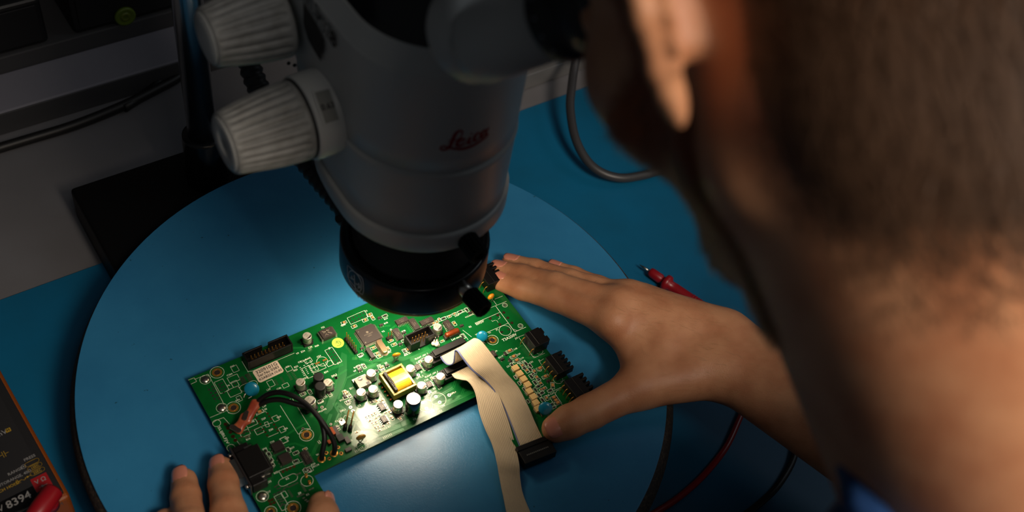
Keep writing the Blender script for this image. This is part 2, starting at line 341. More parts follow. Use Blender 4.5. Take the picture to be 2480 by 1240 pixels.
# ------------------------------------------------------------------ stand
cb = un(168, 455, -13)-S0; a0, b0 = float(cb@A3), float(cb@B3)
st = empty('microscope_stand', loc(a0+140, b0+60, BENCH_Z), 'black microscope stand with chrome column left of the microscope', 'stand')
m = MB(); m.box(loc(a0+150, b0+70, (BENCH_Z-13)/2), (300, 140, -13-BENCH_Z), AX); m.build('base', 'black_paint', st, bevel=3, bseg=3)
pb = un(490, 322, 36); pb[2] = 0
m = MB(); m.lathe([(15.5, -13), (15.5, 29), (15, 33), (15, 35), (13, 36), (11, 36)], pb, Z3, 40); m.build('collar', 'black_gloss', st)
m = MB(); m.cyl(pb-Z3*5, pb+Z3*420, 10.6, seg=40); m.build('column', 'chrome', st)
# ------------------------------------------------------------------ microscope
def ata(x, y, a):
    d = FW+(x-1240)/FPX*RT-(y-620)/FPX*UP
    t = (a-(CAM-S0)@A3)/(d@A3); return CAM+t*d
def on_cyl(x, y, R, c=None):
    c = S0 if c is None else c
    d = FW+(x-1240)/FPX*RT-(y-620)/FPX*UP; o = (CAM-c)[:2]; e = d[:2]
    A_, B_, C_ = e@e, 2*o@e, o@o-R*R; D = max(B_*B_-4*A_*C_, 0)
    return CAM+(-B_-math.sqrt(D))/(2*A_)*d
def section(R, e, z, n=72, sq=3.2, cb=0):
    out = []
    for k in range(n):
        t = 2*math.pi*k/n; c, s = math.cos(t), math.sin(t)
        if s >= 0: a, b = R*c, R*s
        else:
            q = (abs(c)**sq+abs(s)**sq)**(-1/sq); m = min(1, e/30.); q = 1+(q-1)*m
            a, b = R*c*q, R*s*q-e*min(1, -s*2.2)
        out.append(loc(a, b+cb, z))
    return out
def loft(m, secs, mi=0, smooth=True, cap=True):
    n = len(secs[0]); V = np.concatenate([np.array(s) for s in secs])
    F = [(k*n+i, k*n+(i+1) % n, (k+1)*n+(i+1) % n, (k+1)*n+i)[::-1] for k in range(len(secs)-1) for i in range(n)]
    m.add(V, F, mi, smooth)
    if cap:
        n0 = m.n-len(V); m.f.append([n0+i for i in range(n)]); m.f.append([n0+(len(secs)-1)*n+i for i in range(n-1, -1, -1)]); m.m += [mi]*2; m.sm += [False]*2
    return m
sc = empty('stereo_microscope', loc(0, 0, 169), 'white stereo microscope with red logo and two fluted knobs above the circuit board', 'microscope')
m = MB(); loft(m, [section(48, 14, 169.6), section(50, 15, 169.8), section(50.6, 15, 171), section(50.6, 16, 181), section(50, 16, 182.8), section(48, 16, 183)]); m.build('lower_collar', 'scope_white', sc)
m = MB(); loft(m, [section(47, 16, 182), section(48.4, 17, 183.2), section(48.8, 22, 200), section(49.3, 30, 225), section(49.9, 31, 228.5), section(49.4, 32, 230), section(48.0, 32, 231), section(48.0, 32, 232), section(49.3, 32, 233.2),
     section(49.3, 38, 245, sq=3.5), section(49.8, 48, 270, sq=4), section(50.4, 56, 296, sq=5), section(50.2, 56, 297.5, sq=5)])
m.build('body', 'scope_white', sc)
m = MB(); loft(m, [section(50.2, 56, 297.4, sq=5), section(45.2, 54, 309.6, sq=5), section(44.2, 53, 310, sq=5)], smooth=False); m.build('bevelled_rim', 'scope_white', sc)
m = MB(); loft(m, [section(44.5, 50, 309.5, sq=5), section(44.5, 50, 311, sq=5), section(41, 46, 311.5), section(41, 40, 324), section(37, 20, 326), section(36, 10, 345)]); m.build('dovetail_ring', 'black_gloss', sc)
m = MB(); m.lathe([(0, 112), (31.5, 112), (31.8, 124), (38.5, 127), (38.5, 132), (36, 134), (36, 171)], S0, Z3, 64); m.build('objective', 'black_matt', sc)
m = MB(); m.cyl(loc(0, 0, 110.5), loc(0, 0, 112.5), 27, 27, 48); m.build('lens', 'lens_glass', sc)
# clamp screws: fluted black thumb screws
def thumb(m, p, axis, r, L, n=14):
    m.lathe([(r*.35, -6), (r*.35, 0), (r*.9, .2), (r, 1), (r, L-1), (r*.85, L), (r*.5, L), (r*.45, L-2), (0, L-2)], p, axis, n*4, smooth=False,
            rfun=lambda rr, h, th: np.full(len(th), rr) if (rr < r*.8) else rr*(1-.10*(np.cos(th*n) > 0)))
pc = on_cyl(1130, 578, 50.6); 
m = MB(); out = (pc-S0)*np.array([1, 1, 0]); out /= np.linalg.norm(out); thumb(m, pc, out+Z3*-.05, 6.2, 14); m.build('clamp_screw', 'black_paint', sc)
# fluted knobs
def knob(name, b, z, a0, a1, r0, r1, nrib, hole):
    o = loc(a0, b, z); L = a0-a1; ax = -A3; k = empty_child = None
    prof = [(r0*.80, 0), (r0*.98, 0), (r0, .8), (r0*1.0, 2.5)]+[(r0+(r1-r0)*(t**1.6), 3+(L-6)*t) for t in np.linspace(0, 1, 12)]+[(r1*.985, L-1.6), (r1*.95, L-.6), (r1*.88, L)]
    def rf(r, h, th):
        e = min(1, max(0, (h-2.6)/1.5))*min(1, max(0, (L-1.8-h)/2)); w_ = np.abs(np.cos(th*nrib/2))**.7
        return r*(1-.085*e*(1-w_))
    m = MB(); m.lathe(prof, o, ax, nrib*8, rfun=rf); kn = m.build(name, 'scope_knob', sc)
    e = o+ax*L; m = MB()
    if hole: m.lathe([(r1*.88, -.1), (r1*.86, .5), (3.4, .5), (3.2, -3), (0, -3)], e, ax, 40); 
    else: m.lathe([(r1*.88, -.1), (r1*.85, .5), (r1*.4, 1.2), (0, 1.4)], e, ax, 40)
    m.build('end_cap', 'scope_white', kn)
    if hole:
        m = MB(); m.cyl(e-ax*2.9, e-ax*2.2, 3.15, seg=16); m.build('screw_hole', 'black_matt', kn)
    return kn
knob('zoom_knob', -22, 231, -65, -106, 21.6, 17, 25, True)
knob('focus_knob', -66, 262, -53, -94, 21.3, 16, 21, False)
m = MB(); fo = loc(-35, -22, 231); m.lathe([(21, 0), (24.2, 0), (24.0, 5), (23.4, 9), (23.2, 27.8), (22.2, 28.8), (20, 28.8)], fo, -A3, 72); fl = m.build('knob_flange', 'scope_white', sc)
m = MB(); m.lathe([(20, 0), (21.9, .1), (21.9, 1.3), (20, 1.4)], fo-A3*28.6, -A3, 60, cap=False); m.build('gap_ring', 'black_matt', fl)
# magnification window on the flange
wc = np.array([[758, 222], [799, 212], [825, 291], [787, 303]]); 
def on_flange(x, y, R=23.3):
    d = FW+(x-1240)/FPX*RT-(y-620)/FPX*UP; o = CAM-fo; Bp = np.stack([B3, Z3]); o2 = Bp@o; e = Bp@d
    A_, B_, C_ = e@e, 2*o2@e, o2@o2-R*R; D = max(B_*B_-4*A_*C_, 0); return CAM+(-B_-math.sqrt(D))/(2*A_)*d
def quad_on(m, fn, pts, R0, mi=0, nu=6, nv=8, lift=0):
    (a_, b_, c_, d_) = [np.array(p, float) for p in pts]; V = []
    for j in range(nv+1):
        for i in range(nu+1):
            u, v = i/nu, j/nv; p = (a_*(1-u)+b_*u)*(1-v)+(d_*(1-u)+c_*u)*v; V.append(fn(p[0], p[1], R0+lift))
    F = [(j*(nu+1)+i, (j+1)*(nu+1)+i, (j+1)*(nu+1)+i+1, j*(nu+1)+i+1) for j in range(nv) for i in range(nu)]
    return m.add(V, F, mi, True)
def edge_on(m, fn, pts, R0, w, lift=.3, closed=False, n=10, widths=None):
    P = [np.array(p, float) for p in pts]; P = P+[P[0]] if closed else P
    Q = spline(P, n) if not closed else np.concatenate([np.linspace(P[i], P[i+1], 8) for i in range(len(P)-1)])
    W = np.full(len(Q), float(w)) if widths is None else np.interp(np.linspace(0, 1, len(Q)), np.linspace(0, 1, len(widths)), widths)
    T = np.gradient(Q, axis=0); T /= np.linalg.norm(T, axis=1)[:, None]+1e-9; N = np.stack([-T[:, 1], T[:, 0]], 1)
    V = []
    for i in range(len(Q)):
        l = Q[i]+N[i]*W[i]/2; r = Q[i]-N[i]*W[i]/2; V += [fn(l[0], l[1], R0+lift), fn(r[0], r[1], R0+lift)]
    F = [(2*i, 2*i+1, 2*i+3, 2*i+2) for i in range(len(Q)-1)]
    return m.add(V, F, 0, False)
m = MB(); quad_on(m, on_flange, wc, 23.3, lift=.75); m.build('window_scale', mat('window_paper', '#7d7d78', .5), fl)
m = MB(); edge_on(m, on_flange, wc, 23.3, 5, 1.0, True); m.build('window_frame', 'scope_white', fl)
m = MB()
X_ = on_flange(806, 253, 23.5)-on_flange(780, 261, 23.5); X_ /= np.linalg.norm(X_); N_ = (on_flange(793, 258, 23.5)-fo); N_ -= A3*(N_@A3); N_ /= np.linalg.norm(N_); Y_ = np.cross(N_, X_); Y_ /= np.linalg.norm(Y_)
m.text('0.63', (0, 0), 4.4, 0, on_flange(793, 258, 23.5), (X_, Y_, N_), t=.85, bold=.02); m.build('scale_number', 'black_print', fl)
# red logo drawn on the front of the tube
K = lambda L: [(1040+x/13.78, 290+y/13.78) for x, y in L]
m = MB()
for pts, wd in (([(1075, 520), (1105, 420), (1060, 365), (975, 385), (880, 470), (800, 620), (740, 760), (690, 870), (620, 950), (520, 1010), (420, 1015), (365, 965), (400, 905), (490, 890), (600, 925), (700, 950)], [3, 4.5, 4.5, 6, 8, 9, 8.5, 8, 6, 4.5, 4, 4, 4, 3.5, 4, 4]),
                ([(1075, 520), (1040, 590), (960, 655), (860, 690), (740, 700), (610, 695)], [3.5, 3, 2.6, 2.6, 3, 1.5]),
                ([(640, 940), (760, 960), (1000, 985), (1200, 955), (1450, 865), (1650, 750), (1850, 615), (1970, 500)], [3, 5, 6, 6, 5.5, 4.8, 4, 2]),
                ([(1040, 760), (1130, 720), (1185, 665), (1160, 635), (1070, 650), (970, 720), (920, 800), (930, 860), (1010, 870), (1120, 830), (1240, 760)], [2.4, 2.6, 3.5, 4, 5, 7, 8, 8, 6, 4, 2]),
                ([(1380, 575), (1330, 660), (1290, 750), (1310, 795), (1400, 750), (1470, 690)], [4, 6.5, 7, 5, 3, 2]),
                ([(1395, 480), (1415, 440)], [6.5, 6.5]),
                ([(1650, 470), (1660, 430), (1600, 450), (1530, 540), (1490, 640), (1510, 705), (1590, 675), (1690, 600)], [3.5, 3.5, 4, 6, 7, 6, 3, 2]),
                ([(1890, 370), (1860, 335), (1790, 390), (1725, 500), (1720, 580), (1770, 580), (1860, 470), (1960, 300), (1990, 245)], [3, 4, 5, 7, 7, 4, 3.5, 4, 2]),
                ([(1975, 270), (1900, 400), (1890, 490), (1930, 495), (1985, 440)], [3, 5.5, 5.5, 3, 1.5])):
    edge_on(m, on_cyl, K(pts), 49.4, 3, .25, widths=wd)
m.build('logo', 'logo_red', sc)
# dark flag and lettering on the left face
K2 = lambda L: [(720+x/7.75, y/7.75) for x, y in L]
poly = [ata(x, y, -51.2) for x, y in K2([(112, 20), (170, 170), (300, 400), (400, 570), (488, 770), (490, 1010), (450, 975), (450, 1160), (400, 1090), (300, 930), (200, 740), (130, 520), (112, 420)])]
m = MB(); m.add(poly, [tuple(range(len(poly)))]); m.build('flag_print', 'black_matt', sc)
m = MB(); p8 = ata(806, 96, -51.3); m.text('8', (0, 0), 12.5, 0, p8, (B3, Z3, -A3), t=0, bold=.03)
m.build('model_number', 'black_print', sc)
m = MB(); pm = ata(783, 63, -51.3); m.text('M3Z', (0, 0), 13, 0, pm, (B3, Z3, -A3), t=0, bold=.0, sx=.62); pw = ata(757, 18, -51.3); m.text('WILD', (0, 0), 13, 0, pw-B3*2, (B3, Z3, -A3), t=0, bold=.0, sx=.6)
m.build('maker_name', 'dark_print', sc)
# carrier behind the body and arm to the column
m = MB(); m.box(loc(-6, -94, 262), (100, 26, 70), AX); m.build('carrier', 'scope_white', sc, bevel=3)
m = MB()
for dx, dz in ((-6, 0), (6, -2)): m.cyl(atb(705+dx*1.2, 154+dx*.4, -80)+B3*.3, atb(705+dx*1.2, 154+dx*.4, -80)+B3*1, 1.1, seg=10)
m.build('index_mark', 'black_print', sc)
m = MB(); pl = pb+Z3*300; pe = loc(-20, -100, 292); d = (pe-pl); L = np.linalg.norm(d[:2]); d /= np.linalg.norm(d)
m.lathe([(13, -30), (24, -30), (24, 30), (13, 30)], pl, Z3, 40); fx = frame(d); m.box((pl+pe)/2+Z3*4, (34, 30, L-20), (fx[0], fx[1], fx[2])); m.build('focus_arm', 'black_paint', sc, bevel=1.5)
# binocular head
ph_ = math.radians(25); BH = B3*math.cos(ph_)+A3*math.sin(ph_); AH = A3*math.cos(ph_)-B3*math.sin(ph_)
T = (BH+Z3)/math.sqrt(2); TU = (Z3-BH)/math.sqrt(2)
cupL = at(1352, 38, 432)
for side, o in (('left', cupL), ('right', cupL+AH*64)):
    m = MB(); o_ = o+AH*(8 if side == 'left' else -8)+TU*4; m.lathe([(15, -62), (18.7, -60.5), (21, -57), (21, -48), (20, -44.8), (18, -43.5), (10, -43.5)], o_, T, 64); hs = m.build('prism_housing', 'scope_white', sc)
    m = MB(); m.lathe([(15.2, -46), (15.4, -43.3), (16.2, -43), (16.4, -41), (16.2, 0.5)], o, T, 64); m.build('eyepiece_tube', 'scope_white', hs)
    m = MB(); m.lathe([(16, -.2), (18.2, 0), (18.6, 1.2), (18.6, 8), (17.6, 9), (17.4, 14), (18.4, 15), (18.6, 24), (17.8, 25), (17.2, 26)], o, T, 64)
    ep = m.build('eyepiece', 'black_matt', sc)
    m = MB(); m.lathe([(17, 24), (20.5, 27), (23, 32), (24, 38), (23.4, 40), (21.6, 39), (16, 32), (12, 27)], o, T, 64); m.build('rubber_cup', 'wire_black', ep)
    m = MB(); m.cyl(o+T*26.5, o+T*27, 12.5, seg=32); m.build('eye_lens', 'lens_glass', ep)
    m = MB(); x, y, _ = frame(T)
    for k in range(16):
        t = 2*math.pi*k/16; p = o+T*4.5+(x*math.cos(t)+y*math.sin(t))*18.55; nn = x*math.cos(t)+y*math.sin(t); m.lathe([(.85, 0), (.8, .15), (0, .2)], p, nn, 8)
    m.build('scale_dots', 'grey_print', ep)
mid = cupL+AH*32-T*62
m = MB(); m.box(mid+T*4, (46, 34, 26), (AH, TU, T)); m.build('binocular_body', 'scope_white', sc, bevel=6, bseg=4)
m = MB(); m.tube([loc(0, 0, 320), loc(2, 4, 345), loc(8, 24, 362), mid], 19, 24, sub=5); m.build('binocular_neck', 'black_matt', sc)
# ------------------------------------------------------------------ ring light
rg = empty('ring_light', loc(0, 0, 105), 'black ring light with white emblem and thumb screws under the microscope', 'ring light')
m = MB(); m.lathe([(33, 106.5), (35.5, 105.6), (44.5, 105), (45.6, 106), (45.8, 108), (45.6, 126.5), (44.8, 128.5), (43.4, 129.2), (42.4, 128.6), (41.5, 129), (39.5, 128.6), (36, 124), (34, 118), (33, 106.5)], S0, Z3, 96); m.build('housing', 'black_gloss', rg)
m = MB(); m.lathe([(44.7, 104.9), (45.7, 105.0), (45.7, 105.9), (44.9, 106.2)], S0, Z3, 96, cap=False); m.build('brass_edge', 'gold', rg)
em = mat('lamp_glow', (1, .80, .56), emit=6); em.node_tree.nodes['Principled BSDF'].inputs['Base Color'].default_value = (1, .8, .56, 1)
m = MB(); m.lathe([(33.2, 106.3), (33.2, 105.5), (37, 105.2), (39.2, 105.05)][::-1], S0, Z3, 96, cap=False); m.build('light_outlet', 'lamp_glow', rg)
for k in range(12):      # the fibre outlets of the ring, aimed inwards at the work
    t = 2*math.pi*(k+.5)/12; l = bpy.data.lights.new('fibre_outlet', 'SPOT'); l.energy = .15; l.color = (1, .82, .60)
    l.spot_size = math.radians(106); l.spot_blend = 1.0; l.shadow_soft_size = .003
    o = bpy.data.objects.new('fibre_outlet', l); COL.objects.link(o); p = loc(27*math.cos(t), 27*math.sin(t), 104)*.001
    o.location = p; o.rotation_euler = (Vector(loc(4*math.cos(t), 4*math.sin(t), 10)*.001)-Vector(p)).to_track_quat('-Z', 'Y').to_euler()
pr_ = on_cyl(1118, 693, 45.8); out = (pr_-S0)*np.array([1, 1, 0]); out /= np.linalg.norm(out)
m = MB(); m.cyl(pr_-out*2, pr_+out*7, 4.2, 4.2, 20); th = m.build('screw_collar', 'steel', rg)
m = MB(); thumb(m, pr_+out*7, out, 6.0, 15); m.build('thumb_screw', 'black_paint', rg)
o2 = on_cyl(1168, 640, 45.8); 
for ang in (268, 328):
    dd = A3*math.cos(math.radians(ang))+B3*math.sin(math.radians(ang)); m = MB(); pp = loc(0, 0, 118)+dd*45; thumb(m, pp+dd*6, dd, 6.0, 15); m.cyl(pp-dd*2, pp+dd*6, 4.2, seg=16); m.build('thumb_screw', 'black_paint', rg)
# emblem
K3 = lambda L: [(800+x/5.636, 600+y/5.636) for x, y in L]
m = MB()
for pts, wd in (([(232, 240), (236, 330), (240, 400), (300, 490), (440, 640), (440, 430), (340, 340), (240, 240)], 1.6), ([(325, 370), (330, 450), (345, 600)], 1.8)):
    edge_on(m, on_cyl, K3(pts), 45.8, wd, .15, n=3)
th_ = np.linspace(0, 2*math.pi, 25); edge_on(m, on_cyl, K3([(338+(95*math.cos(t))*.95, 455+120*math.sin(t)+75*math.cos(t)) for t in th_]), 45.8, 1.8, .16, n=2)
for pts in ([(265, 400), (300, 430), (290, 380)], [(300, 420), (320, 440), (330, 410)], [(350, 480), (365, 510), (390, 480), (380, 560)], [(385, 520), (410, 560), (405, 500)],
            [(300, 560), (312, 590)], [(318, 575), (330, 605)], [(340, 600), (355, 640), (362, 620)], [(370, 640), (385, 680), (400, 650)], [(410, 665), (425, 700), (432, 680)], [(440, 690), (460, 735), (462, 705)], [(470, 710), (485, 745)]):
    edge_on(m, on_cyl, K3(pts), 45.8, 1.8, .17, n=2)
m.build('emblem', 'emblem_print', rg)
# corrugated light guide
gp = [at(560, 40, 705), at(597, 130, 705), at(618, 195, 705), at(672, 300, 708), at(760, 415, 708), at(845, 520, 706), loc(-30, -40, 122)]
m = MB(); G = spline(gp, 12); m.tube(G, 7.2, 16, sub=1, rf=None)
V = m.v[0].reshape(len(G), 16, 3); L = np.concatenate([[0], np.cumsum(np.linalg.norm(np.diff(G, axis=0), axis=1))])
Gs = np.arange(0, L[-1], 1.4); Gd = np.stack([np.interp(Gs, L, G[:, k]) for k in range(3)], 1)
m = MB(); m.tube(Gd, 7.4, 18, sub=1); V = m.v[0].reshape(len(Gd), 18, 3); ph = .5+.5*np.cos(Gs/5.2*2*math.pi)
V[:] = Gd[:, None]+(V-Gd[:, None])*(.80+.20*np.sqrt(ph))[:, None, None]; m.build('light_guide', 'wire_black', rg)
# ------------------------------------------------------------------ circuit board
BU = ZR@np.array([.74529466, .66673523, 0]); BV = np.array([-BU[1], BU[0], 0]); BT = 7.0     # board axes and height of its upper face
BO = ZR@np.array([-124.33185284, -239.76761992, 0])+Z3*BT                                   # corner of the board (u = 0, v = 0)
def uv(x, y, h=0.): 
    p = un(x, y, BT+h)-BO; return float(p@BU), float(p@BV)
ZO = dict(A=(440, 740), B=(800, 740), C=(1150, 640), D=(440, 900), E=(800, 900), F=(1150, 800), G=(400, 1040))
def q(z, x, y, h=0.):
    ox, oy = ZO[z]; return uv(ox+x/6.2, oy+y/6.2, h)
def qq(z, pts, h=0.): return [q(z, x, y, h) for x, y in pts]
BAX = (BU, BV, Z3)
board = empty('circuit_board', BO-Z3*1.6, 'green printed circuit board full of parts lying on the blue turntable', 'circuit board', rotz=math.atan2(BU[1], BU[0]))
WB = WORLD['circuit_board']
def bobj(m, name, mats, u, v, rot=0., parent=board, bevel=0, bseg=2):
    """part built in board millimetres round its own origin, z up from the board's upper face; m may be an existing mesh"""
    mats = [mats] if not isinstance(mats, (list, tuple)) else mats
    me = m if isinstance(m, bpy.types.Mesh) else m.mesh(name, mats)
    o = bpy.data.objects.new(name, me); COL.objects.link(o); o.parent = parent
    if parent is board: o.location = (u*.001, v*.001, .0016)
    else: o.location = (0, 0, 0)
    o.rotation_euler = (0, 0, math.radians(rot))
    if bevel:
        b = o.modifiers.new('bevel', 'BEVEL'); b.width = bevel*.001; b.segments = bseg; b.limit_method = 'ANGLE'; b.angle_limit = math.radians(40)
    return o
def kid(m, name, mats, parent): return bobj(m, name, mats, 0, 0, 0, parent)
# outline: left tab, notch, right tab
n1 = uv(760, 1142); n2 = uv(786, 1203); r1 = uv(1172, 953); r2 = uv(1246, 1098); UMAX = 223.6; VMAX = 102.85
nu1 = (n1[0]+n2[0])/2; nu2 = (r1[0]+r2[0])/2; vb = uv(1316, 1058)[1]; print('notch', n1, n2, r1, r2, vb, uv(1403, 950))
poly = [(0, -46), (nu1, -46), (nu1, -.5), (nu1+.5, 0), (nu2-.5, 0), (nu2, -.5), (nu2, vb), (UMAX, vb), (UMAX, VMAX), (0, VMAX)]
def boardmesh(m, z0, z1, mi=0):
    n = len(poly); v = [(p[0], p[1], z0) for p in poly]+[(p[0], p[1], z1) for p in poly]
    m.add(v, [(i, (i+1) % n, n+(i+1) % n, n+i) for i in range(n)], 1)
    k = m.n-2*n
    for idx in ((0, 1, 2, 9), (2, 3, 4, 5, 9), (5, 6, 7, 8, 9)):
        m.f.append([k+n+i for i in idx]); m.m.append(0); m.sm.append(False)
        m.f.append([k+i for i in reversed(idx)]); m.m.append(1); m.sm.append(False)
m = MB(); boardmesh(m, -1.6, 0); bobj(m, 'board_panel', ['pcb', 'pcb_side'], 0, 0)
for u_, v_ in ((20, 60), (150, 90), (205, 10), (60, 8), (20, -30)):
    m = MB(); m.cyl((0, 0, -7.0), (0, 0, -1.6), 2.2, seg=10); bobj(m, 'standoff', 'steel', u_, v_)
# --- flat print, copper and holes
silk = MB(); trc = MB(); pour = MB(); hol = MB(); cop = MB(); sol = MB(); gol = MB()
SW = .2
def line(pts, w=SW, closed=False): silk.stroke(pts, w, t=.05, closed=closed)
def L_(z, pts, w=SW, closed=False): line(qq(z, pts), w, closed)
def rect(u, v, a, b, rot=0, w=SW):
    c, s = math.cos(math.radians(rot)), math.sin(math.radians(rot))
    line([(u+x*c-y*s, v+x*s+y*c) for x, y in ((-a/2, -b/2), (a/2, -b/2), (a/2, b/2), (-a/2, b/2))], w, True)
def T_(z, x, y, txt, size=1.5, ang=0, align='CENTER'): silk.text(txt, q(z, x, y), size*1.25, ang, t=.05, align=align, bold=.01)
def bundle(pts, n, gap=.75, w=.32, mb=None):
    P = [np.array(p) for p in pts]
    for k in range(n):
        off = (k-(n-1)/2)*gap; out = []
        for i in range(len(P)):
            d0 = P[i]-P[i-1] if i else P[1]-P[0]; d1 = P[i+1]-P[i] if i < len(P)-1 else d0
            d = d0/np.linalg.norm(d0)+d1/np.linalg.norm(d1); d /= np.linalg.norm(d); n_ = np.array([-d[1], d[0]])
            c = max(.5, abs(n_@np.array([-d0[1], d0[0]])/np.linalg.norm(d0))); out.append(P[i]+n_*off/c)
        (mb or trc).stroke(out, w, t=.02)
def pad(z, x, y, r=.9, hole=.42, mb=None, o=.0):
    c = q(z, x, y); (mb or sol).ring(c, hole, r, t=.06); hol.disc(c, hole, t=.055)
def mount(z, x, y, r=4.4, out=True):
    c = q(z, x, y); gol.ring(c, r*.42, r*.78, t=.06, seg=28); hol.disc(c, r*.45, t=.065, seg=20)
    gol.lathe([(r*.42, -.1), (r*.47, .25), (r*.52, .1)], (c[0], c[1], 0), (0, 0, 1), 24, cap=False)
    silk.ring(c, r, r+.22, t=.05, seg=32)
def screw(z, x, y, r=2.9):
    c = q(z, x, y); silk.ring(c, r+.5, r+.7, t=.05, seg=28); sol.lathe([(r, .02), (r*.9, .5), (r*.5, 1.1), (0, 1.3)], (c[0], c[1], 0), (0, 0, 1), 20)
# trace bundles
bundle(qq('B', [(520, 950), (680, 880), (950, 790), (1090, 800), (1480, 640)]), 5)
bundle(qq('B', [(330, 800), (420, 790), (640, 850), (760, 800)]), 3)
bundle(qq('E', [(560, 850), (720, 940), (1060, 800), (1560, 560), (2160, 280)]), 4, .85, .42)
bundle(qq('E', [(80, 470), (260, 620), (400, 750), (510, 880)]), 4, .8)
bundle(qq('E', [(120, 410), (240, 100), (560, -60), (760, -150), (940, -90)]), 2)
bundle(qq('E', [(1500, 440), (1850, 240), (1880, 140)]), 2, 1.1, .45)
bundle(qq('E', [(1560, 500), (1960, 370), (2020, 225)]), 2, 1.0, .4)
bundle(qq('E', [(60, 820), (150, 600), (150, 480)]), 2, .9)
bundle(qq('D', [(1700, 1260), (1960, 1250), (2190, 780), (2240, 640)]), 3)
bundle(qq('D', [(2290, 470), (2380, 620), (2300, 820)]), 4, .7)
bundle(qq('A', [(1180, 780), (1560, 640), (2050, 620)]), 2)
bundle(qq('A', [(2060, 1060), (2250, 950), (2420, 880)]), 3)
bundle(qq('A', [(2480, 960), (2330, 1060), (2300, 1240)]), 2)
bundle(qq('B', [(880, 380), (980, 300), (1150, 300), (1210, 400)]), 2)
bundle(qq('B', [(520, 300), (640, 330), (900, 300)]), 2)
bundle(qq('B', [(1600, 620), (1500, 700), (1400, 740), (1200, 830)]), 3)
bundle(qq('F', [(180, 270), (300, 300), (560, 330), (700, 230)]), 1)
bundle(qq('F', [(680, 410), (900, 420), (1100, 360)]), 2)
bundle(qq('D', [(1000, 1240), (1300, 1120), (1500, 1000), (1700, 870), (1900, 760)]), 2)
bundle(qq('G', [(1370, 330), (1700, 260), (1950, 210), (2100, 260)]), 2)
bundle(qq('E', [(380, 1180), (700, 1010), (760, 1000), (1100, 860)]), 2, .9, .4)
for pts in ([('A', 2400, 700), ('A', 2480, 740), ('D', 2480, 60), ('D', 2260, 560), ('D', 2180, 640), ('D', 2130, 620), ('D', 2330, 100)],
            [('E', 420, 500), ('E', 560, 440), ('E', 900, 640), ('E', 1090, 740), ('E', 740, 900), ('E', 520, 850), ('E', 380, 620)],
            [('B', 1190, 780), ('B', 1500, 650), ('B', 1560, 860), ('B', 1500, 960), ('B', 1330, 1000)],
            [('E', 330, 900), ('E', 620, 880), ('E', 740, 960), ('E', 420, 1150), ('E', 320, 1100)]):
    P = [q(*p) for p in pts]; pour.add([(p[0], p[1], .012) for p in P], [tuple(range(len(P)))])
for k in range(14):
    a_ = q('E', 420+k*9, 640-k*11); b_ = q('E', 500+k*20, 860-k*12+0); trc.stroke([a_, b_], .16, t=.03)
# silkscreen outlines
L_('A', [(190, 1110), (400, 1030), (705, 1615)]); L_('D', [(705, 575), (430, 690)]); L_('A', [(100, 1120), (190, 1085), (225, 1140), (140, 1180)])
for x, y, r in ((460, 225, .9), (410, 270, 1), (482, 268, 1), (440, 318, 1), (510, 318, 1), (470, 363, 1), (536, 363, .9), (496, 410, 1), (560, 408, .9), (385, 235, .5), (515, 450, .5), (580, 450, .5), (430, 190, .4)): sol.disc(q('D', x, y), r*.8, t=.06)
screw('A', 355, 1112); screw('D', 603, 545); mount('A', 532, 1005); mount('D', 778, 543); mount('D', 1875, 950); mount('C', 265, 1137, 4.0); screw('G', 1460, 1005, 3.1); mount('G', 1920, 1180, 4.6); mount('G', 1585, 1235, 3.6)
for x, y in ((660, 790), (700, 850), (733, 910), (770, 975), (806, 1032)): cop.disc(q('D', x, y), 1.25, t=.06, seg=20)
L_('D', [(480, 760), (520, 730), (630, 690), (720, 790)]); L_('D', [(800, 1000), (880, 1110), (830, 1135)]); c = q('D', 525, 775); silk.ring(c, 2.4, 2.6, seg=24); c = q('D', 740, 1145); silk.ring(c, 2.4, 2.6, seg=24)
silk.text('SLIJBLFJV', q('D', 625, 955), 2.5, -90, t=.05, sx=1.5)
# crystal footprints (rounded outlines)
def stadium(z, x, y, L, W, rot=0):
    u, v = q(z, x, y); th = np.linspace(-math.pi/2, math.pi/2, 9); P = [(L/2-W/2+W/2*math.cos(t), W/2*math.sin(t)) for t in th]+[(-L/2+W/2-W/2*math.cos(t), -W/2*math.sin(t)) for t in th]
    c, s = math.cos(math.radians(rot)), math.sin(math.radians(rot)); line([(u+a*c-b*s, v+a*s+b*c) for a, b in P], closed=True)
stadium('D', 1005, 215, 12, 5); stadium('G', 1845, 760, 12.5, 5.2); stadium('B', 785, 640, 12, 5.2, 90)
# 2 x 5 hole footprints
def holes(z, p0, p1, q0, n, r=.62):
    a, b, c = [np.array(q(z, *p)) for p in (p0, p1, q0)]
    for i in range(n):
        for o in (0*(c-a), c-a): hol.disc(a+(b-a)*i/(n-1)+o, r, t=.06, seg=8)
    e = (b-a)/(n-1); f_ = (c-a); P = [a-e*.7-f_*.5, b+e*.7-f_*.5, b+e*.7+f_*1.5, a-e*.7+f_*1.5]; line(P, closed=True)
holes('B', (300, 197), (495, 112), (328, 245), 5); holes('A', (2195, 690), (2305, 850), (2250, 665), 5)
L_('G', [(1705, 625), (2100, 470)]); L_('G', [(1705, 625), (1765, 730)])
for x, y in ((1770, 635), (1825, 607), (1877, 583), (1935, 558)): cop.disc(q('G', x, y), 1.0, t=.06)
for x, y in ((1565, 1075), (1610, 1055), (1587, 1120), (1636, 1100)): cop.disc(q('G', x, y), 1.0, t=.06)
for x, y in ((1125, 700), (1155, 745), (1180, 790), (1290, 630), (1315, 672), (1340, 715), (1390, 795), (1415, 840), (1442, 885), (1226, 865), (1256, 910), (1284, 960)): cop.disc(q('D', x, y), .75, t=.06)
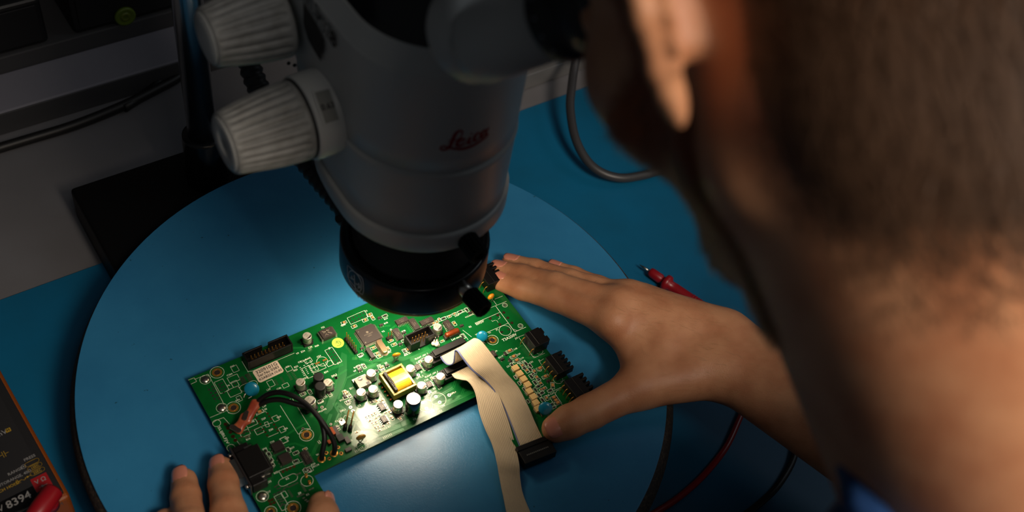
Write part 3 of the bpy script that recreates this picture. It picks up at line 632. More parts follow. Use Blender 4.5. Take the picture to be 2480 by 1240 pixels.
L_('D', [(1125, 665), (1130, 630), (1260, 600), (1300, 640)]); L_('D', [(1210, 820), (1360, 765)]); L_('D', [(1300, 985), (1450, 920)]); L_('D', [(1240, 770), (1290, 750), (1320, 820), (1270, 835)], closed=True)
L_('D', [(1480, 510), (1750, 940), (1935, 852), (1665, 410)]); L_('D', [(1570, 440), (1640, 408)])
for x, y, r in ((400, 1018, .9), (230, 815, 1.1), (345, 765, 1.1), (435, 725, 1.1), (495, 805, 1.1), (555, 880, 1.1), (375, 905, 1.1), (505, 980, .8), (410, 1018, .8)): c = q('C', x, y); cop.ring(c, .2, r, t=.06, seg=18); sol.disc(c, .45, t=.07, seg=10)
for z, x, y, r in (('C', 455, 995, 4.2), ('E', 1620, 420, 5.1), ('E', 1430, 510, 4.6), ('A', 2110, 840, 3.6), ('G', 2130, 770, 3.7)): silk.ring(q(z, x, y), r, r+.22, t=.05, seg=36)
for x, y in ((450, 615), (685, 925)): c = q('C', x, y); silk.ring(c, 1.7, 1.95, t=.05, seg=28); silk.ring((c[0], c[1]), .9, 1.0, t=.05); hol.disc(c, .75, t=.055)
L_('C', [(310, 625), (475, 555)]); L_('C', [(310, 625), (600, 1015), (765, 945)], .3); L_('C', [(580, 975), (640, 1000)]); L_('C', [(300, 525), (415, 478)]); L_('C', [(280, 545), (330, 615), (0, 750)])
L_('C', [(0, 885), (370, 725)]); L_('C', [(180, 1025), (500, 885)]); L_('C', [(250, 845), (265, 860), (305, 838), (330, 845), (350, 875)]); L_('C', [(365, 770), (380, 805), (350, 825)])
L_('F', [(740, 68), (655, 100), (885, 415), (1050, 345)]); L_('F', [(860, 385), (920, 405)])
c = q('F', 965, 310); silk.ring(c, 2.6, 2.8, seg=26); c = q('F', 1250, 740); silk.ring(c, 3.2, 3.4, seg=26)
L_('F', [(1030, 430), (970, 470), (1050, 590)]); L_('F', [(1300, 855), (1180, 910), (1330, 1150)]); L_('F', [(1290, 770), (1350, 745)]); L_('F', [(1210, 945), (1230, 905), (1270, 890)])
L_('A', [(1000, 990), (1060, 985), (1690, 715)]); L_('A', [(905, 840), (1000, 1000)])
L_('B', [(1120, 540), (1230, 690), (1340, 640)]); L_('B', [(1270, 350), (2100, 20)]); L_('B', [(1700, 300), (1830, 530)]); L_('B', [(1830, 470), (2000, 420), (2070, 515)]); L_('B', [(1380, 930), (1410, 985), (1560, 920)]); L_('B', [(1990, 370), (2120, 470)])
L_('E', [(130, 815), (220, 655), (320, 690)]); L_('E', [(300, 720), (390, 735), (310, 970)]); L_('E', [(1530, 870-700), (1760, 60)])
L_('E', [(1240, 690), (1330, 640)]); L_('E', [(380, 1150), (560, 1040)]); silk.ring(q('E', 480, 1110), 3.6, 3.8, seg=26)
for z, x, y, r in (('E', 88, 95, .8), ('E', 303, 535, .8), ('E', 340, 590, .8), ('E', 1320, 50, .8), ('E', 1492, 305, .8), ('E', 1785, 353, .9), ('E', 1585, 375, .8), ('E', 1642, 460, .8), ('E', 1387, 465, .8), ('E', 1445, 553, .8), ('D', 2107, 535, .8), ('D', 2318, 95, .8), ('D', 2240, 790, .6), ('D', 1822, 858, .7)):
    c = q(z, x, y); sol.ring(c, .5, r*1.35, t=.06); hol.disc(c, .55, t=.065, seg=10)
# edge comb marks
for z, x0, y0, x1, y1, n in (('E', 1560, 640, 1670, 590, 6), ('E', 800, 1000, 915, 945, 6), ('E', 375, 1200, 485, 1140, 6)):
    for k in range(n):
        x = x0+(x1-x0)*k/(n-1); y = y0+(y1-y0)*k/(n-1); L_(z, [(x-8, y-16), (x+8, y+12)], .3)
# footprint pads of chips that are not fitted
def padrow(z, p0, p1, n, l=1.6, w=.45, rot=0, mb=None):
    a, b = np.array(q(z, *p0)), np.array(q(z, *p1)); d = (b-a)/np.linalg.norm(b-a); n_ = np.array([-d[1], d[0]])
    for i in range(n):
        c = a+(b-a)*i/(n-1); (mb or sol).stroke([c-n_*(l-w)/2, c+n_*(l-w)/2], w, t=.06)
padrow('A', (905, 1110), (960, 1060), 2); padrow('A', (890, 1075), (945, 1165), 10, 3.2, .4); padrow('A', (980, 1030), (1040, 1120), 10, 3.2, .4)
padrow('G', (1850, 868), (1990, 803), 9, 1.2, .4); padrow('G', (2045, 820), (2108, 925), 8, 1.5, .4); padrow('G', (1848, 915), (1910, 1010), 8, 1.5, .4); padrow('G', (1985, 1012), (2082, 970), 8, 1.2, .4)
padrow('A', (1400, 1120), (1440, 1190), 6, 1.6, .3); padrow('A', (1490, 1080), (1540, 1160), 6, 1.6, .3); padrow('A', (1590, 1010), (1650, 1110), 7, 1.8, .3); padrow('A', (1650, 980), (1720, 1100), 7, 1.8, .3)
for z, x, y in (('G', 1655, 860), ('G', 1690, 835), ('G', 1690, 890), ('G', 1725, 880), ('G', 1770, 915), ('G', 1720, 935), ('G', 1690, 950), ('G', 1640, 975), ('G', 1670, 1025), ('G', 1715, 1005), ('G', 1700, 1050), ('G', 1740, 1045), ('G', 1730, 1085), ('G', 1770, 1075), ('G', 1755, 1120), ('G', 1740, 1150), ('G', 1790, 1130), ('G', 1790, 885), ('G', 1830, 860), ('G', 1540, 670), ('G', 1580, 690), ('G', 1560, 710), ('G', 1980, 680), ('G', 2020, 660),
                ('D', 560, 190), ('D', 600, 175), ('D', 580, 240), ('D', 625, 225), ('D', 600, 280), ('D', 650, 265), ('D', 630, 320), ('D', 570, 215), ('D', 720, 300), ('D', 840, 250), ('D', 800, 180), ('D', 1020, 790), ('D', 1080, 770), ('D', 930, 930), ('D', 960, 900), ('D', 1000, 900), ('D', 1060, 880), ('D', 870, 1000), ('D', 910, 980), ('D', 970, 990), ('D', 1010, 970), ('D', 1150, 895), ('D', 1190, 880), ('D', 860, 400), ('G', 2095, 610), ('G', 2145, 590), ('G', 2160, 630), ('G', 2100, 585), ('G', 2175, 905), ('G', 2215, 885), ('G', 2080, 1030), ('G', 2110, 1060), ('G', 2140, 1080)):
    c = q(z, x, y); sol.stroke([(c[0]-.35, c[1]), (c[0]+.35, c[1])], .9, t=.06)
for z, x, y, a, b in (('D', 790, 300, 8, 6), ('D', 800, 185, 4, 4.6), ('D', 865, 405, 3, 4), ('D', 1410, 705, 3.6, 4), ('D', 1510, 870, 3.6, 4), ('D', 1165, 890, 5, 4.4), ('D', 1050, 780, 7, 4), ('D', 950, 925, 6, 4), ('D', 1530, 1030, 3.8, 4), ('G', 1790, 160, 4, 4), ('G', 1790, 980, 3, 4.2), ('D', 600, 220, 6, 10), ('A', 1900, 1000, 5, 9), ('A', 1990, 930, 4, 6), ('A', 1900, 830, 5, 3), ('A', 2060, 940, 9, 4), ('A', 2220, 870, 4, 4), ('A', 1610, 950, 4.2, 3.6), ('A', 1340, 1170, 4, 5), ('A', 1560, 1200, 4, 3), ('A', 800, 950, 4, 5), ('A', 780, 1100, 7, 5), ('G', 2145, 610, 6, 3.6), ('G', 1750, 1090, 5, 11)):
    rect(*q(z, x, y), a, b)
padrow('A', (1870, 850), (1960, 1000), 7, 1, .3, mb=silk); padrow('A', (1930, 830), (2010, 960), 7, 1, .3, mb=silk); padrow('A', (1840, 900), (1900, 1020), 6, 1, .3, mb=silk); padrow('A', (1780, 930), (1840, 1050), 6, 1, .3, mb=silk)
for z, x, y, s in (('A', 2120, 330, '722'), ('A', 760, 915, 'C65'), ('A', 720, 1040, 'C384'), ('A', 1590, 920, 'D2'), ('A', 1770, 850, 'C9'), ('A', 1720, 920, 'R22'), ('A', 1710, 970, 'R23'), ('A', 1830, 830, 'C210'), ('A', 1895, 800, 'R117'), ('A', 2060, 765, 'C54'), ('A', 2290, 1050, 'DPL3'), ('A', 2360, 860, 'J11'), ('A', 1740, 720, 'V9'), ('A', 1820, 690, 'Z34'), ('A', 1930, 630, 'C75'), ('A', 2030, 605, 'R66'), ('A', 2220, 640, 'J3'), ('A', 1860, 1090, 'R212'), ('A', 2420, 295, 'C47'), ('A', 2170, 1000, 'R74'),
                   ('B', 535, 85, 'C3'), ('B', 200, 295, 'C44'), ('B', 835, 200, 'R19'), ('B', 835, 265, 'R18'), ('B', 795, 390, 'V2'), ('B', 910, 360, 'J2'), ('B', 1100, 385, 'R38'), ('B', 1170, 725, 'R76 R77'), ('B', 895, 700, 'X1'), ('B', 635, 810, 'V44'), ('B', 460, 765, 'R30'), ('B', 1370, 765, 'FLOAT_15V_2'), ('B', 1520, 1035, 'FLOAT_15V_1'), ('B', 1345, 1075, 'DPG_2'), ('B', 1320, 855, 'C41'), ('B', 1440, 1120, 'C18'), ('B', 1480, 970, 'C7'), ('B', 835, 865, 'V5'), ('B', 730, 900, 'R26'), ('B', 420, 910, 'R131 R30'), ('B', 2245, 265, 'KRV214'), ('B', 2100, 320, 'R2'), ('B', 1900, 150, 'DZ6'), ('B', 2110, 145, 'V13.0W/C1A'), ('B', 1990, 100, 'LLOW/C1A'), ('B', 2380, 30, 'L27'), ('B', 1890, 490, 'LA9 mm1'), ('B', 2390, 405, 'R1'), ('B', 60, 1055, 'DPL3'), ('B', 370, 985, 'V7'), ('B', 1370, 995, 'J2'), ('B', 1330, 655, '4'),
                   ('C', 70, 870, '4123VRX'), ('C', 335, 985, 'F7'), ('C', 625, 1110, 'J15'), ('C', 220, 1025, 'R1'), ('C', 25, 1055, 'V1'), ('C', 190, 655, 'L27'), ('C', 120, 700, 'C1'),
                   ('E', 170, 430, 'V11'), ('E', 275, 490, 'R24'), ('E', 190, 585, 'DPL1'), ('E', 320, 250, 'Z11'), ('E', 435, 510, 'C2'), ('E', 570, 490, 'R4'), ('E', 1500, 340, 'FLOAT_GND'), ('E', 1850, 320, 'DPL+'), ('E', 1690, 520, 'CP9'), ('E', 1490, 605, 'CP8'), ('E', 1650, 255, 'C19'), ('E', 1560, 255, 'R3'), ('E', 840, 850, 'IGZZ R7'), ('E', 95, 745, 'C6'), ('E', 1265, 715, 'C8'), ('E', 310, 1040, 'Z9'),
                   ('D', 840, 430, 'V94'), ('D', 1305, 270, 'L24'), ('D', 1460, 255, 'C46'), ('D', 2270, 180, 'C1'), ('D', 2155, 365, 'L7'), ('D', 2100, 590, 'DPL2W0'), ('D', 2090, 465, 'R208'), ('D', 1240, 520, 'L29'), ('D', 1250, 570, 'L28'), ('D', 1230, 710, 'Z29'), ('D', 1340, 875, 'Z30'), ('D', 1460, 685, 'V54'), ('D', 1560, 860, 'V56'), ('D', 1580, 1000, 'V55'), ('D', 910, 1100, 'J5'), ('D', 1360, 1060, 'Z20'), ('D', 2060, 1050, 'L2'), ('D', 1000, 1015, 'R16'), ('D', 1060, 755, 'R48'), ('D', 700, 210, 'V6'), ('D', 2160, 390, 'C17'),
                   ('G', 1550, 945, 'Z17'), ('G', 1835, 740, 'K2'), ('G', 2260, 550, 'W114'), ('G', 1665, 650, 'R52'), ('G', 1560, 790, 'C55'), ('G', 1910, 280, 'R77'), ('G', 2320, 200, 'L2'), ('G', 1495, 290, 'V16'), ('G', 2140, 980, 'R2'), ('G', 2020, 960, 'Z8'), ('G', 2290, 380, 'W'), ('G', 2225, 525, 'R29'),
                   ('F', 310, 320, 'Z19'), ('F', 610, 280, 'L18'), ('F', 660, 360, 'L24'), ('F', 710, 420, 'L19'), ('F', 390, 400, 'D117'), ('F', 730, 465, 'Z18'), ('F', 850, 480, 'C51'), ('F', 970, 450, 'J1'), ('F', 665, 490, 'R21'), ('F', 985, 605, 'C5'), ('F', 500, 545, 'C4'), ('F', 560, 490, 'C58'), ('F', 1130, 965, 'R35 C31'), ('F', 40, 60, 'V1'), ('F', 225, 35, 'R1')):
    T_(z, x, y, s, 1.45 if len(s) < 8 else 1.35)
silk.text('T2A250V', q('C', 520, 1098), 3.1, 0, t=.05, bold=.01)
for mb_, n_, m_ in ((pour, 'copper_pour', 'pcb_pour'), (trc, 'copper_traces', 'pcb_trace'), (silk, 'silkscreen', 'silk'), (sol, 'solder_pads', 'solder'), (cop, 'copper_pads', 'copper'), (gol, 'gold_pads', 'gold'), (hol, 'drilled_holes', 'hole')):
    o = bobj(mb_, n_, m_, 0, 0); o['kind'] = 'stuff'
# --- small fitted parts, one object each
def smd_mesh(L, W, H, body):
    m = MB(); t = .28*min(L, 3)*.6; m.box((0, 0, H/2), (L-2*t, W, H), None, 0, min(.08, H*.2)); m.box((-(L-t)/2, 0, H/2), (t, W*1.02, H*1.03), None, 1); m.box(((L-t)/2, 0, H/2), (t, W*1.02, H*1.03), None, 1)
    return m.mesh('chip_part', [body, 'solder'])
SM = dict(t=smd_mesh(2.2, 1.4, .8, 'tan_cap'), k=smd_mesh(2.1, 1.3, .55, 'res_black'), T=smd_mesh(3.3, 1.7, .95, 'tan_cap'), s=smd_mesh(1.7, .9, .6, 'tan_cap'), r=smd_mesh(1.7, .95, .5, 'res_black'))
def sot():
    m = MB(); m.box((0, 0, .65), (2.9, 1.4, 1.1), None, 0, .15)
    for x, y in ((-.95, -1.1), (.95, -1.1), (0, 1.1)): m.box((x, y, .15), (.45, .8, .3), None, 1)
    return m.mesh('transistor', ['chip_black', 'solder'])
SM['o'] = sot()
NMS = dict(t='chip_capacitor', T='chip_capacitor', s='chip_capacitor', k='chip_resistor', r='chip_resistor', o='transistor')
def small(z, x, y, kind='t', rot=0, box=True):
    u, v = q(z, x, y, .5); bobj(SM[kind], NMS[kind], None, u, v, rot)
    a, b = dict(t=(3.9, 2.2), T=(5, 2.5), k=(3.9, 2.2), s=(3, 1.6), r=(3, 1.6), o=(4, 3.6))[kind]
    if box and kind != 'o': boxes.append((u, v, a, b, rot))
boxes = []
for it in ([('B', x, y, k, r) for x, y, k, r in ((205, 250, 't', 0), (358, 307, 't', 0), (525, 215, 't', 0), (590, 132, 't', 0), (637, 180, 't', 90), (740, 185, 'o', 0), (820, 150, 'k', 0), (765, 295, 'o', 0), (645, 632, 't', 0), (700, 715, 't', 0), (740, 757, 't', 0), (870, 645, 't', 90), (455, 735, 'k', 0), (905, 520, 't', 0), (957, 580, 't', 0), (1115, 682, 'k', 90), (1165, 660, 't', 90), (1355, 840, 's', 90), (1865, 265, 't', 90), (1680, 530, 's', 0), (1105, 410, 'o', 0), (1110, 520, 'k', 0), (430, 925, 'k', 90), (505, 905, 'k', 90), (765, 925, 't', 0), (790, 962, 'r', 0), (850, 900, 'o', 0), (448, 972, 'o', 0), (480, 640, 'o', 0), (1530, 1090, 's', 90), (1480, 350, 'k', 90), (1510, 282, 'k', 0), (1600, 245, 's', 0), (1550, 262, 's', 0), (1970, 305, 'o', 0), (1050, 580, 'o', 0), (690, 985, 'o', 0), (1395, 800, 'r', 0), (1570, 1070, 'r', 0), (1950, 90, 'k', 0), (1860, 120, 's', 0), (2050, 60, 'k', 90), (1790, 160, 's', 0), (2100, 110, 'o', 0), (1700, 190, 'k', 0), (1640, 205, 's', 90), (1990, 460, 'k', 90), (2140, 90, 's', 0), (2230, 60, 'k', 0), (1500, 800, 'r', 90))]
          + [('E', x, y, k, r) for x, y, k, r in ((540, 682, 'r', 90), (585, 662, 'r', 90), (630, 642, 's', 90), (674, 620, 's', 90), (590, 732, 's', 0), (682, 690, 's', 0), (830, 612, 's', 0), (897, 600, 't', 90), (770, 425, 't', 0), (692, 440, 's', 0), (622, 455, 'k', 0), (655, 410, 'k', 90), (925, 690, 't', 90), (868, 772, 's', 0), (790, 815, 's', 0), (727, 820, 's', 90), (682, 835, 's', 90), (635, 772, 's', 90), (690, 755, 's', 90), (735, 880, 's', 0), (240, 320, 't', 0), (262, 448, 'k', 0), (300, 370, 'k', 90), (215, 370, 'o', 90), (1015, 670, 'o', 0), (1068, 640, 's', 90), (1050, 700, 's', 90), (730, 655, 'r', 0), (820, 470, 'r', 90), (845, 520, 'r', 90), (870, 560, 'r', 90), (790, 460, 'r', 90), (230, 300, 'r', 90), (270, 1170, 'k', 0), (80, 900, 'k', 90), (110, 840, 'k', 90), (395, 905, 's', 0))]
          + [('F', x, y, k, r) for x, y, k, r in ((520, 305, 'T', 0), (582, 390, 'T', 0), (628, 447, 'T', 0), (975, 567, 'T', 0), (1060, 690, 'T', 0), (1185, 1005, 'T', 0), (1215, 1047, 'T', 0), (1245, 1085, 'T', 0), (455, 352, 'o', 90), (525, 452, 'o', 90), (410, 435, 'o', 0), (715, 525, 't', 90), (770, 500, 'k', 90), (830, 525, 'k', 90), (780, 600, 't', 90), (830, 582, 'k', 90), (895, 612, 't', 90), (848, 690, 'k', 90), (932, 702, 't', 90), (905, 780, 'k', 90), (990, 792, 't', 90), (950, 838, 'k', 0), (1040, 868, 't', 0), (912, 890, 'k', 90), (1005, 935, 'k', 0), (965, 970, 'k', 90), (1078, 1012, 't', 90), (1018, 1042, 'k', 90), (1000, 882, 's', 0), (1170, 825, 'T', 60), (740, 560, 'r', 0), (870, 650, 'r', 0), (960, 740, 'r', 0), (1100, 760, 'o', 0), (560, 520, 'k', 90), (580, 580, 'r', 90), (1150, 1110, 'k', 0), (1130, 900, 'k', 0), (1190, 1150, 'r', 0), (610, 700, 'r', 90), (670, 790, 'r', 90), (740, 880, 'r', 90), (800, 1060, 'r', 90))]
          + [('D', x, y, k, r) for x, y, k, r in ((1170, 602, 'T', 0), (1925, 300, 'k', 90), (2080, 438, 'k', 0), (2400, 730, 'k', 90), (1820, 330, 'k', 0), (2450, 310, 't', 90), (2470, 380, 'k', 0), (2220, 330, 'k', 90))]
          + [('G', x, y, k, r) for x, y, k, r in ((1600, 450, 'r', 90), (1560, 370, 'k', 90), (1850, 305, 'k', 90), (1962, 348, 'k', 0), (1962, 475, 'k', 0), (2110, 600, 'r', 90), (2170, 605, 'r', 90), (2100, 290, 's', 0), (1510, 320, 'k', 90), (1590, 470, 'r', 90), (1420, 390, 's', 0), (1620, 520, 'r', 90), (1550, 660, 's', 0), (1560, 690, 's', 0))]):
    small(*it)
m = MB()
for u, v, a, b, r in boxes:
    c, s = math.cos(math.radians(r)), math.sin(math.radians(r)); m.stroke([(u+x*c-y*s, v+x*s+y*c) for x, y in ((-a/2, -b/2), (a/2, -b/2), (a/2, b/2), (-a/2, b/2))], .22, t=.045, closed=True)
bobj(m, 'part_outlines', 'silk', 0, 0)['kind'] = 'stuff'
# --- small-outline chips with gull-wing pins
def so_chip(z, x, y, L, W, npin, rot=90, H=1.7, mark=True, label=None):
    u, v = q(z, x, y, H*.6); m = MB(); m.box((0, 0, H/2+.1), (L, W, H), None, 0, .2); c = bobj(m, 'chip', 'chip_black', u, v, rot)
    if label: c['label'] = label
    p = MB(); pitch = (L-1)/(npin-1) if npin > 1 else 0
    for s in (-1, 1):
        for i in range(npin):
            x_ = -(L-1)/2+pitch*i; w_ = min(.5, pitch*.45) if pitch else .5
            p.box((x_, s*(W/2+.25), H*.5), (w_, .6, .22)); p.box((x_, s*(W/2+.55), H*.28), (w_, .2, H*.55)); p.box((x_, s*(W/2+.95), .12), (w_, .8, .2))
    kid(p, 'pins', 'solder', c)
    if mark:
        t = MB(); t.text('SN74 A', (0, W*.12), min(W*.32, 1.5), 0, t=H+.13); t.text('0843', (0, -W*.2), min(W*.28, 1.3), 0, t=H+.13); kid(t, 'marking', 'tab_grey', c)
    return c
for a in (('B', 1010, 430, 9.5, 4, 8), ('B', 1258, 282, 10, 4, 8), ('B', 1775, 300, 9, 4, 7), ('B', 1075, 232, 9, 4, 8, 0), ('B', 1450, 240, 10, 4, 8, 0), ('B', 1310, 930, 4.8, 3.8, 4), ('E', 1480, 195, 4.8, 3.8, 4), ('E', 770, 530, 6, 3.8, 4), ('E', 805, 718, 5, 3.8, 4),
          ('G', 1520, 510, 9.5, 4, 8), ('G', 2118, 420, 9.5, 4, 8), ('F', 262, 362, 5, 4.5, 3), ('G', 1690, 262, 6.2, 7, 3, 90, 3.5, False), ('G', 1800, 440, 6.2, 7, 3, 90, 3.5, False), ('E', 1015, 655, 2.8, 2.4, 3, 0, 1.1, False)): so_chip(*a)
c = so_chip('B', 600, 718, 9, 3, 2, 90, 2.6, False, 'slim black two-lead diode block')
# large square chip with pins on four sides
u, v = q('B', 575, 435, 1.2); m = MB(); m.box((0, 0, .9), (13.6, 13.6, 1.4), None, 0, .35); c = bobj(m, 'chip', 'chip_black', u, v, 0); c['label'] = 'largest square chip with pins on all four sides'
p = MB()
for k in range(4):
    R_ = (np.array([math.cos(k*math.pi/2), math.sin(k*math.pi/2), 0]), np.array([-math.sin(k*math.pi/2), math.cos(k*math.pi/2), 0]), Z3)
    for i in range(18):
        x_ = -6+i*12/17; p.box(R_[0]*x_+R_[1]*7.2+Z3*.8, (.36, .7, .16), R_); p.box(R_[0]*x_+R_[1]*7.55+Z3*.45, (.36, .16, .8), R_); p.box(R_[0]*x_+R_[1]*7.95+Z3*.1, (.36, .8, .16), R_)
kid(p, 'pins', 'solder', c); t = MB(); t.disc((0, 2.0), .9, t=1.62); t.text('ATmega64', (0, .3), 1.5, 0, t=1.62); t.text('16AU', (0, -1.4), 1.4, 0, t=1.62); t.disc((-5.2, -5.2), .5, t=1.62); t.disc((-5.2, 5.0), .35, t=1.62); kid(t, 'marking', 'tab_grey', c)
# --- aluminium electrolytic capacitors
def can(z, x, y, D, H, txt='100', dark=False, base=True, rot=25, sleeve='cap_alu', top='cap_top', sx=None, name='capacitor', label=None, marked=True):
    u, v = q(z, x, y, H); r = D/2; m = MB()
    m.lathe([(r*.97, 1.5), (r, 1.7), (r, 2.3), (r*.93, 2.7), (r*.93, 3.0), (r, 3.4), (r, H-.35), (r*.93, H), (r*.86, H)] if sleeve == 'cap_alu' else [(r*.95, .2), (r, .6), (r, H-.5), (r*.93, H), (r*.82, H+.05)], (0, 0, 0), (0, 0, 1), 32)
    c = bobj(m, name, sleeve, u, v, rot)
    if label: c['label'] = label
    if top:
        t = MB(); t.disc((0, 0), r*.9, t=H+.06, seg=28); kid(t, 'can_top', top, c)
    if base:
        b = MB(); b.prism([(-r-.3, -r-.3), (r-.6, -r-.3), (r+.3, -r+.6), (r+.3, r-.6), (r-.6, r+.3), (-r-.3, r+.3)], 0, 1.5); b.box((-r-.9, 0, .15), (1.4, .7, .3)); b.box((r+.9, 0, .15), (1.4, .7, .3)); k_ = kid(b, 'base', 'plastic_black', c); k_.rotation_euler = (0, 0, math.radians(-rot))
    if marked:
        t = MB(); th = np.linspace(math.radians(-58), math.radians(58), 9); P = [(r*.88*math.cos(a-math.pi/2), r*.88*math.sin(a-math.pi/2)) for a in th]
        t.add([(p_[0], p_[1], H+.09) for p_ in P], [tuple(range(9))]); kid(t, 'polarity_mark', 'chip_black' if dark else 'film_copper_dark', c)
        t = MB(); t.text(txt, (0, r*.42), r*.5, 0, t=H+.12); t.text('25V', (0, -.05*r), r*.45, 0, t=H+.12); kid(t, 'marking', 'tab_grey', c)
    return c
mat('film_copper_dark', '#5c4a34', .5)
can('A', 1882, 452, 6.3, 7.6, '100', True, label='grey capacitor with black mark next to the long header'); can('B', 1612, 318, 6.4, 7.6, '470', True)
for a in (('B', 1478, 805), ('B', 1657, 1060), ('B', 1203, 940), ('B', 1372, 1195), ('B', 612, 1010), ('E', 462, 305), ('E', 642, 258), ('D', 1783, 155), ('D', 2197, 160)): can(a[0], a[1], a[2], 6.3, 7.8, random.choice(['100', '22', '47']))
can('E', 1018, 488, 6.6, 8.5, '10', marked=False, label='small can capacitor beside the big black one')
can('D', 1925, 432, 7.6, 8.0, '220', True, label='wide can capacitor under the black wires')
can('E', 1250, 405, 10, 15.5, '', sleeve='sleeve_black', base=False, marked=False, top='cap_top_bright', label='tallest capacitor in a black sleeve with bright top')
can('D', 2055, 72, 7.2, 8.5, '2R2', sleeve='plastic_black', top=None, base=False, marked=False, name='choke', label='black round choke, further from the wires'); can('D', 2077, 215, 7.4, 10.5, '100', sleeve='plastic_black', top=None, base=False, marked=False, name='choke', label='black round choke, nearer to the wires')
# ------------------------------------------------------------------ larger fitted parts of the board
def mid_(*p): return np.mean(np.array(p), axis=0)
# boxed pin headers
def boxed(z, x, y, L, W, H, n, hpin, label, notch=1, rot=0):
    u, v = q(z, x, y, hpin); m = MB(); t = 1.1
    m.box((0, 0, .75), (L, W, 1.5)); m.box((-(L-t)/2, 0, H/2+.3), (t, W, H-.6)); m.box(((L-t)/2, 0, H/2+.3), (t, W, H-.6))
    m.box((0, -notch*(W-t)/2, H/2+.3), (L-2*t, t, H-.6))
    g = 4.5
    for s in (-1, 1): m.box((s*(L/2-t+g/2)/2+s*.0, notch*(W-t)/2, H/2+.3), (L/2-t-g/2, t, H-.6))
    c = bobj(m, 'pin_header', 'plastic_black', u, v, rot, bevel=.15, bseg=1); c['label'] = label
    for r in (-1, 1):
        for i in range(n):
            p = MB(); x_ = (i-(n-1)/2)*2.54; p.box((x_, r*1.27, hpin/2+.6), (.64, .64, hpin-1), None, 0, .15); kid(p, 'pin', 'gold', c)
    return c
boxed('A', 1292, 676, 32.5, 9.2, 9.0, 10, 6.5, 'long black boxed header at the far edge', 1)
boxed('B', 1345, 460, 19.5, 9.2, 9.0, 5, 7.5, 'short black boxed header near the middle', -1)
# straight pin strips
def strip(z, p0, p1, n, H, h0, label, dz=2.2):
    a, b = np.array(q(z, *p0, h0)), np.array(q(z, *p1, h0)); L = np.linalg.norm(b-a)+2.54; r = math.degrees(math.atan2(b[1]-a[1], b[0]-a[0])); c_ = (a+b)/2
    m = MB(); m.box((0, 0, dz/2), (L, 2.4, dz)); c = bobj(m, 'pin_strip', 'plastic_black', c_[0], c_[1], r, bevel=.2, bseg=1); c['label'] = label
    for i in range(n):
        p = MB(); x_ = (i-(n-1)/2)*(L-2.54)/max(n-1, 1); p.box((x_, 0, dz+(H-dz)/2), (.64, .64, H-dz), None, 0, .15); kid(p, 'pin', 'gold', c)
    return c
strip('B', (243, 500), (380, 690), 6, 9, 1.5, 'row of six gold pins beside the large chip'); strip('B', (868, 490), (915, 470), 2, 8, 1.5, 'pair of gold pins')
for x0, y0, x1, y1 in ((275, 700, 250, 800), (348, 690, 330, 800)):
    a = un(800+(x0)/6.2, 900+(y0-110)/6.2, BT+16); b = un(800+(x1-10)/6.2, 900+(y1+95)/6.2, BT+1)
for x0, y0, x1, y1 in ((278, 580, 215, 860), (352, 595, 290, 880)):
    b3 = un(800+x1/6.2, 900+y1/6.2, BT+1.0); a3 = un(800+x0/6.2, 900+y0/6.2, BT+13)
    m = MB(); m.cyl(b3, a3, .55, .5, 10); o = m.build('long_pin', 'gold', board, org=WB); o.matrix_parent_inverse = Matrix(); 
    o.rotation_euler = (0, 0, -board.rotation_euler.z)
    m = MB(); m.cyl(b3-Z3*1, b3+(a3-b3)*.25, 1.5, 1.3, 12); o = m.build('pin_socket', 'plastic_black', board, org=WB); o.rotation_euler = (0, 0, -board.rotation_euler.z)
def wpart(m, name, mats, label=None, parent=board, bevel=0):
    """a part of the board built in world millimetres"""
    o = m.build(name, mats, parent, org=WB if parent is board else None, bevel=bevel)
    if parent is board: o.location = (0, 0, 0); o.rotation_euler = (0, 0, -board.rotation_euler.z)
    if label: o['label'] = label
    return o
def wp(z, x, y, h=0.): ox, oy = ZO[z]; return un(ox+x/6.2, oy+y/6.2, BT+h)
# black surface block with silver ends and a printed mark
u, v = q('A', 2185, 405, 3.0); m = MB(); m.box((0, 0, 1.7), (9.5, 7.6, 3.0), None, 0, .4); c = bobj(m, 'surge_protector', 'chip_black', u, v, 0); c['label'] = 'black rectangular block with silver ends and a pale mark'
for s in (-1, 1): t = MB(); t.box((s*5.2, 0, 1.1), (1.2, 7.2, 2.2)); kid(t, 'terminal', 'solder', c)
t = MB(); t.stroke([(-2.6, -2.2), (0, .2), (2.8, 2.2)], .25, t=3.24); t.stroke([(-2.6, 2.0), (0, .4), (2.4, -1.8)], .9, t=3.24); t.stroke([(-2.2, .6), (-.4, 2.0), (.6, 1.2)], .7, t=3.25); t.stroke([(.8, 1.9), (1.7, .9)], .6, t=3.25); t.stroke([(-1.6, -1.0), (-.2, -2.1)], .5, t=3.25); kid(t, 'printed_mark', 'tab_grey', c)
# round green sticker and paper label
c_ = q('A', 2347, 562); m = MB(); m.lathe([(4.15, 0), (4.15, .15)], (0, 0, 0), (0, 0, 1), 36); s_ = bobj(m, 'sticker', 'sticker_green', *c_); s_['label'] = 'round yellow-green sticker with a pen mark'
t = MB(); t.stroke([(-1.6, -2), (.6, -2.2), (1.8, -1), (1.5, .8), (.4, 1.5), (-.4, .9), (0, -.3), (1.3, -.6)], .3, t=.19); t.stroke([(-1.3, .2), (-.6, 1), (-.3, 2.0)], .3, t=.19); kid(t, 'pen_mark', 'ink', s_)
P = [np.array(q('A', *p)) for p in ((1055, 995), (1425, 822), (1545, 990), (1170, 1165))]; cu = sum(P)/4; e = (P[1]-P[0]+P[2]-P[3])/2; g = (P[0]-P[3]+P[1]-P[2])/2; Lx, Ly = np.linalg.norm(e), np.linalg.norm(g); rr = math.degrees(math.atan2(e[1], e[0]))
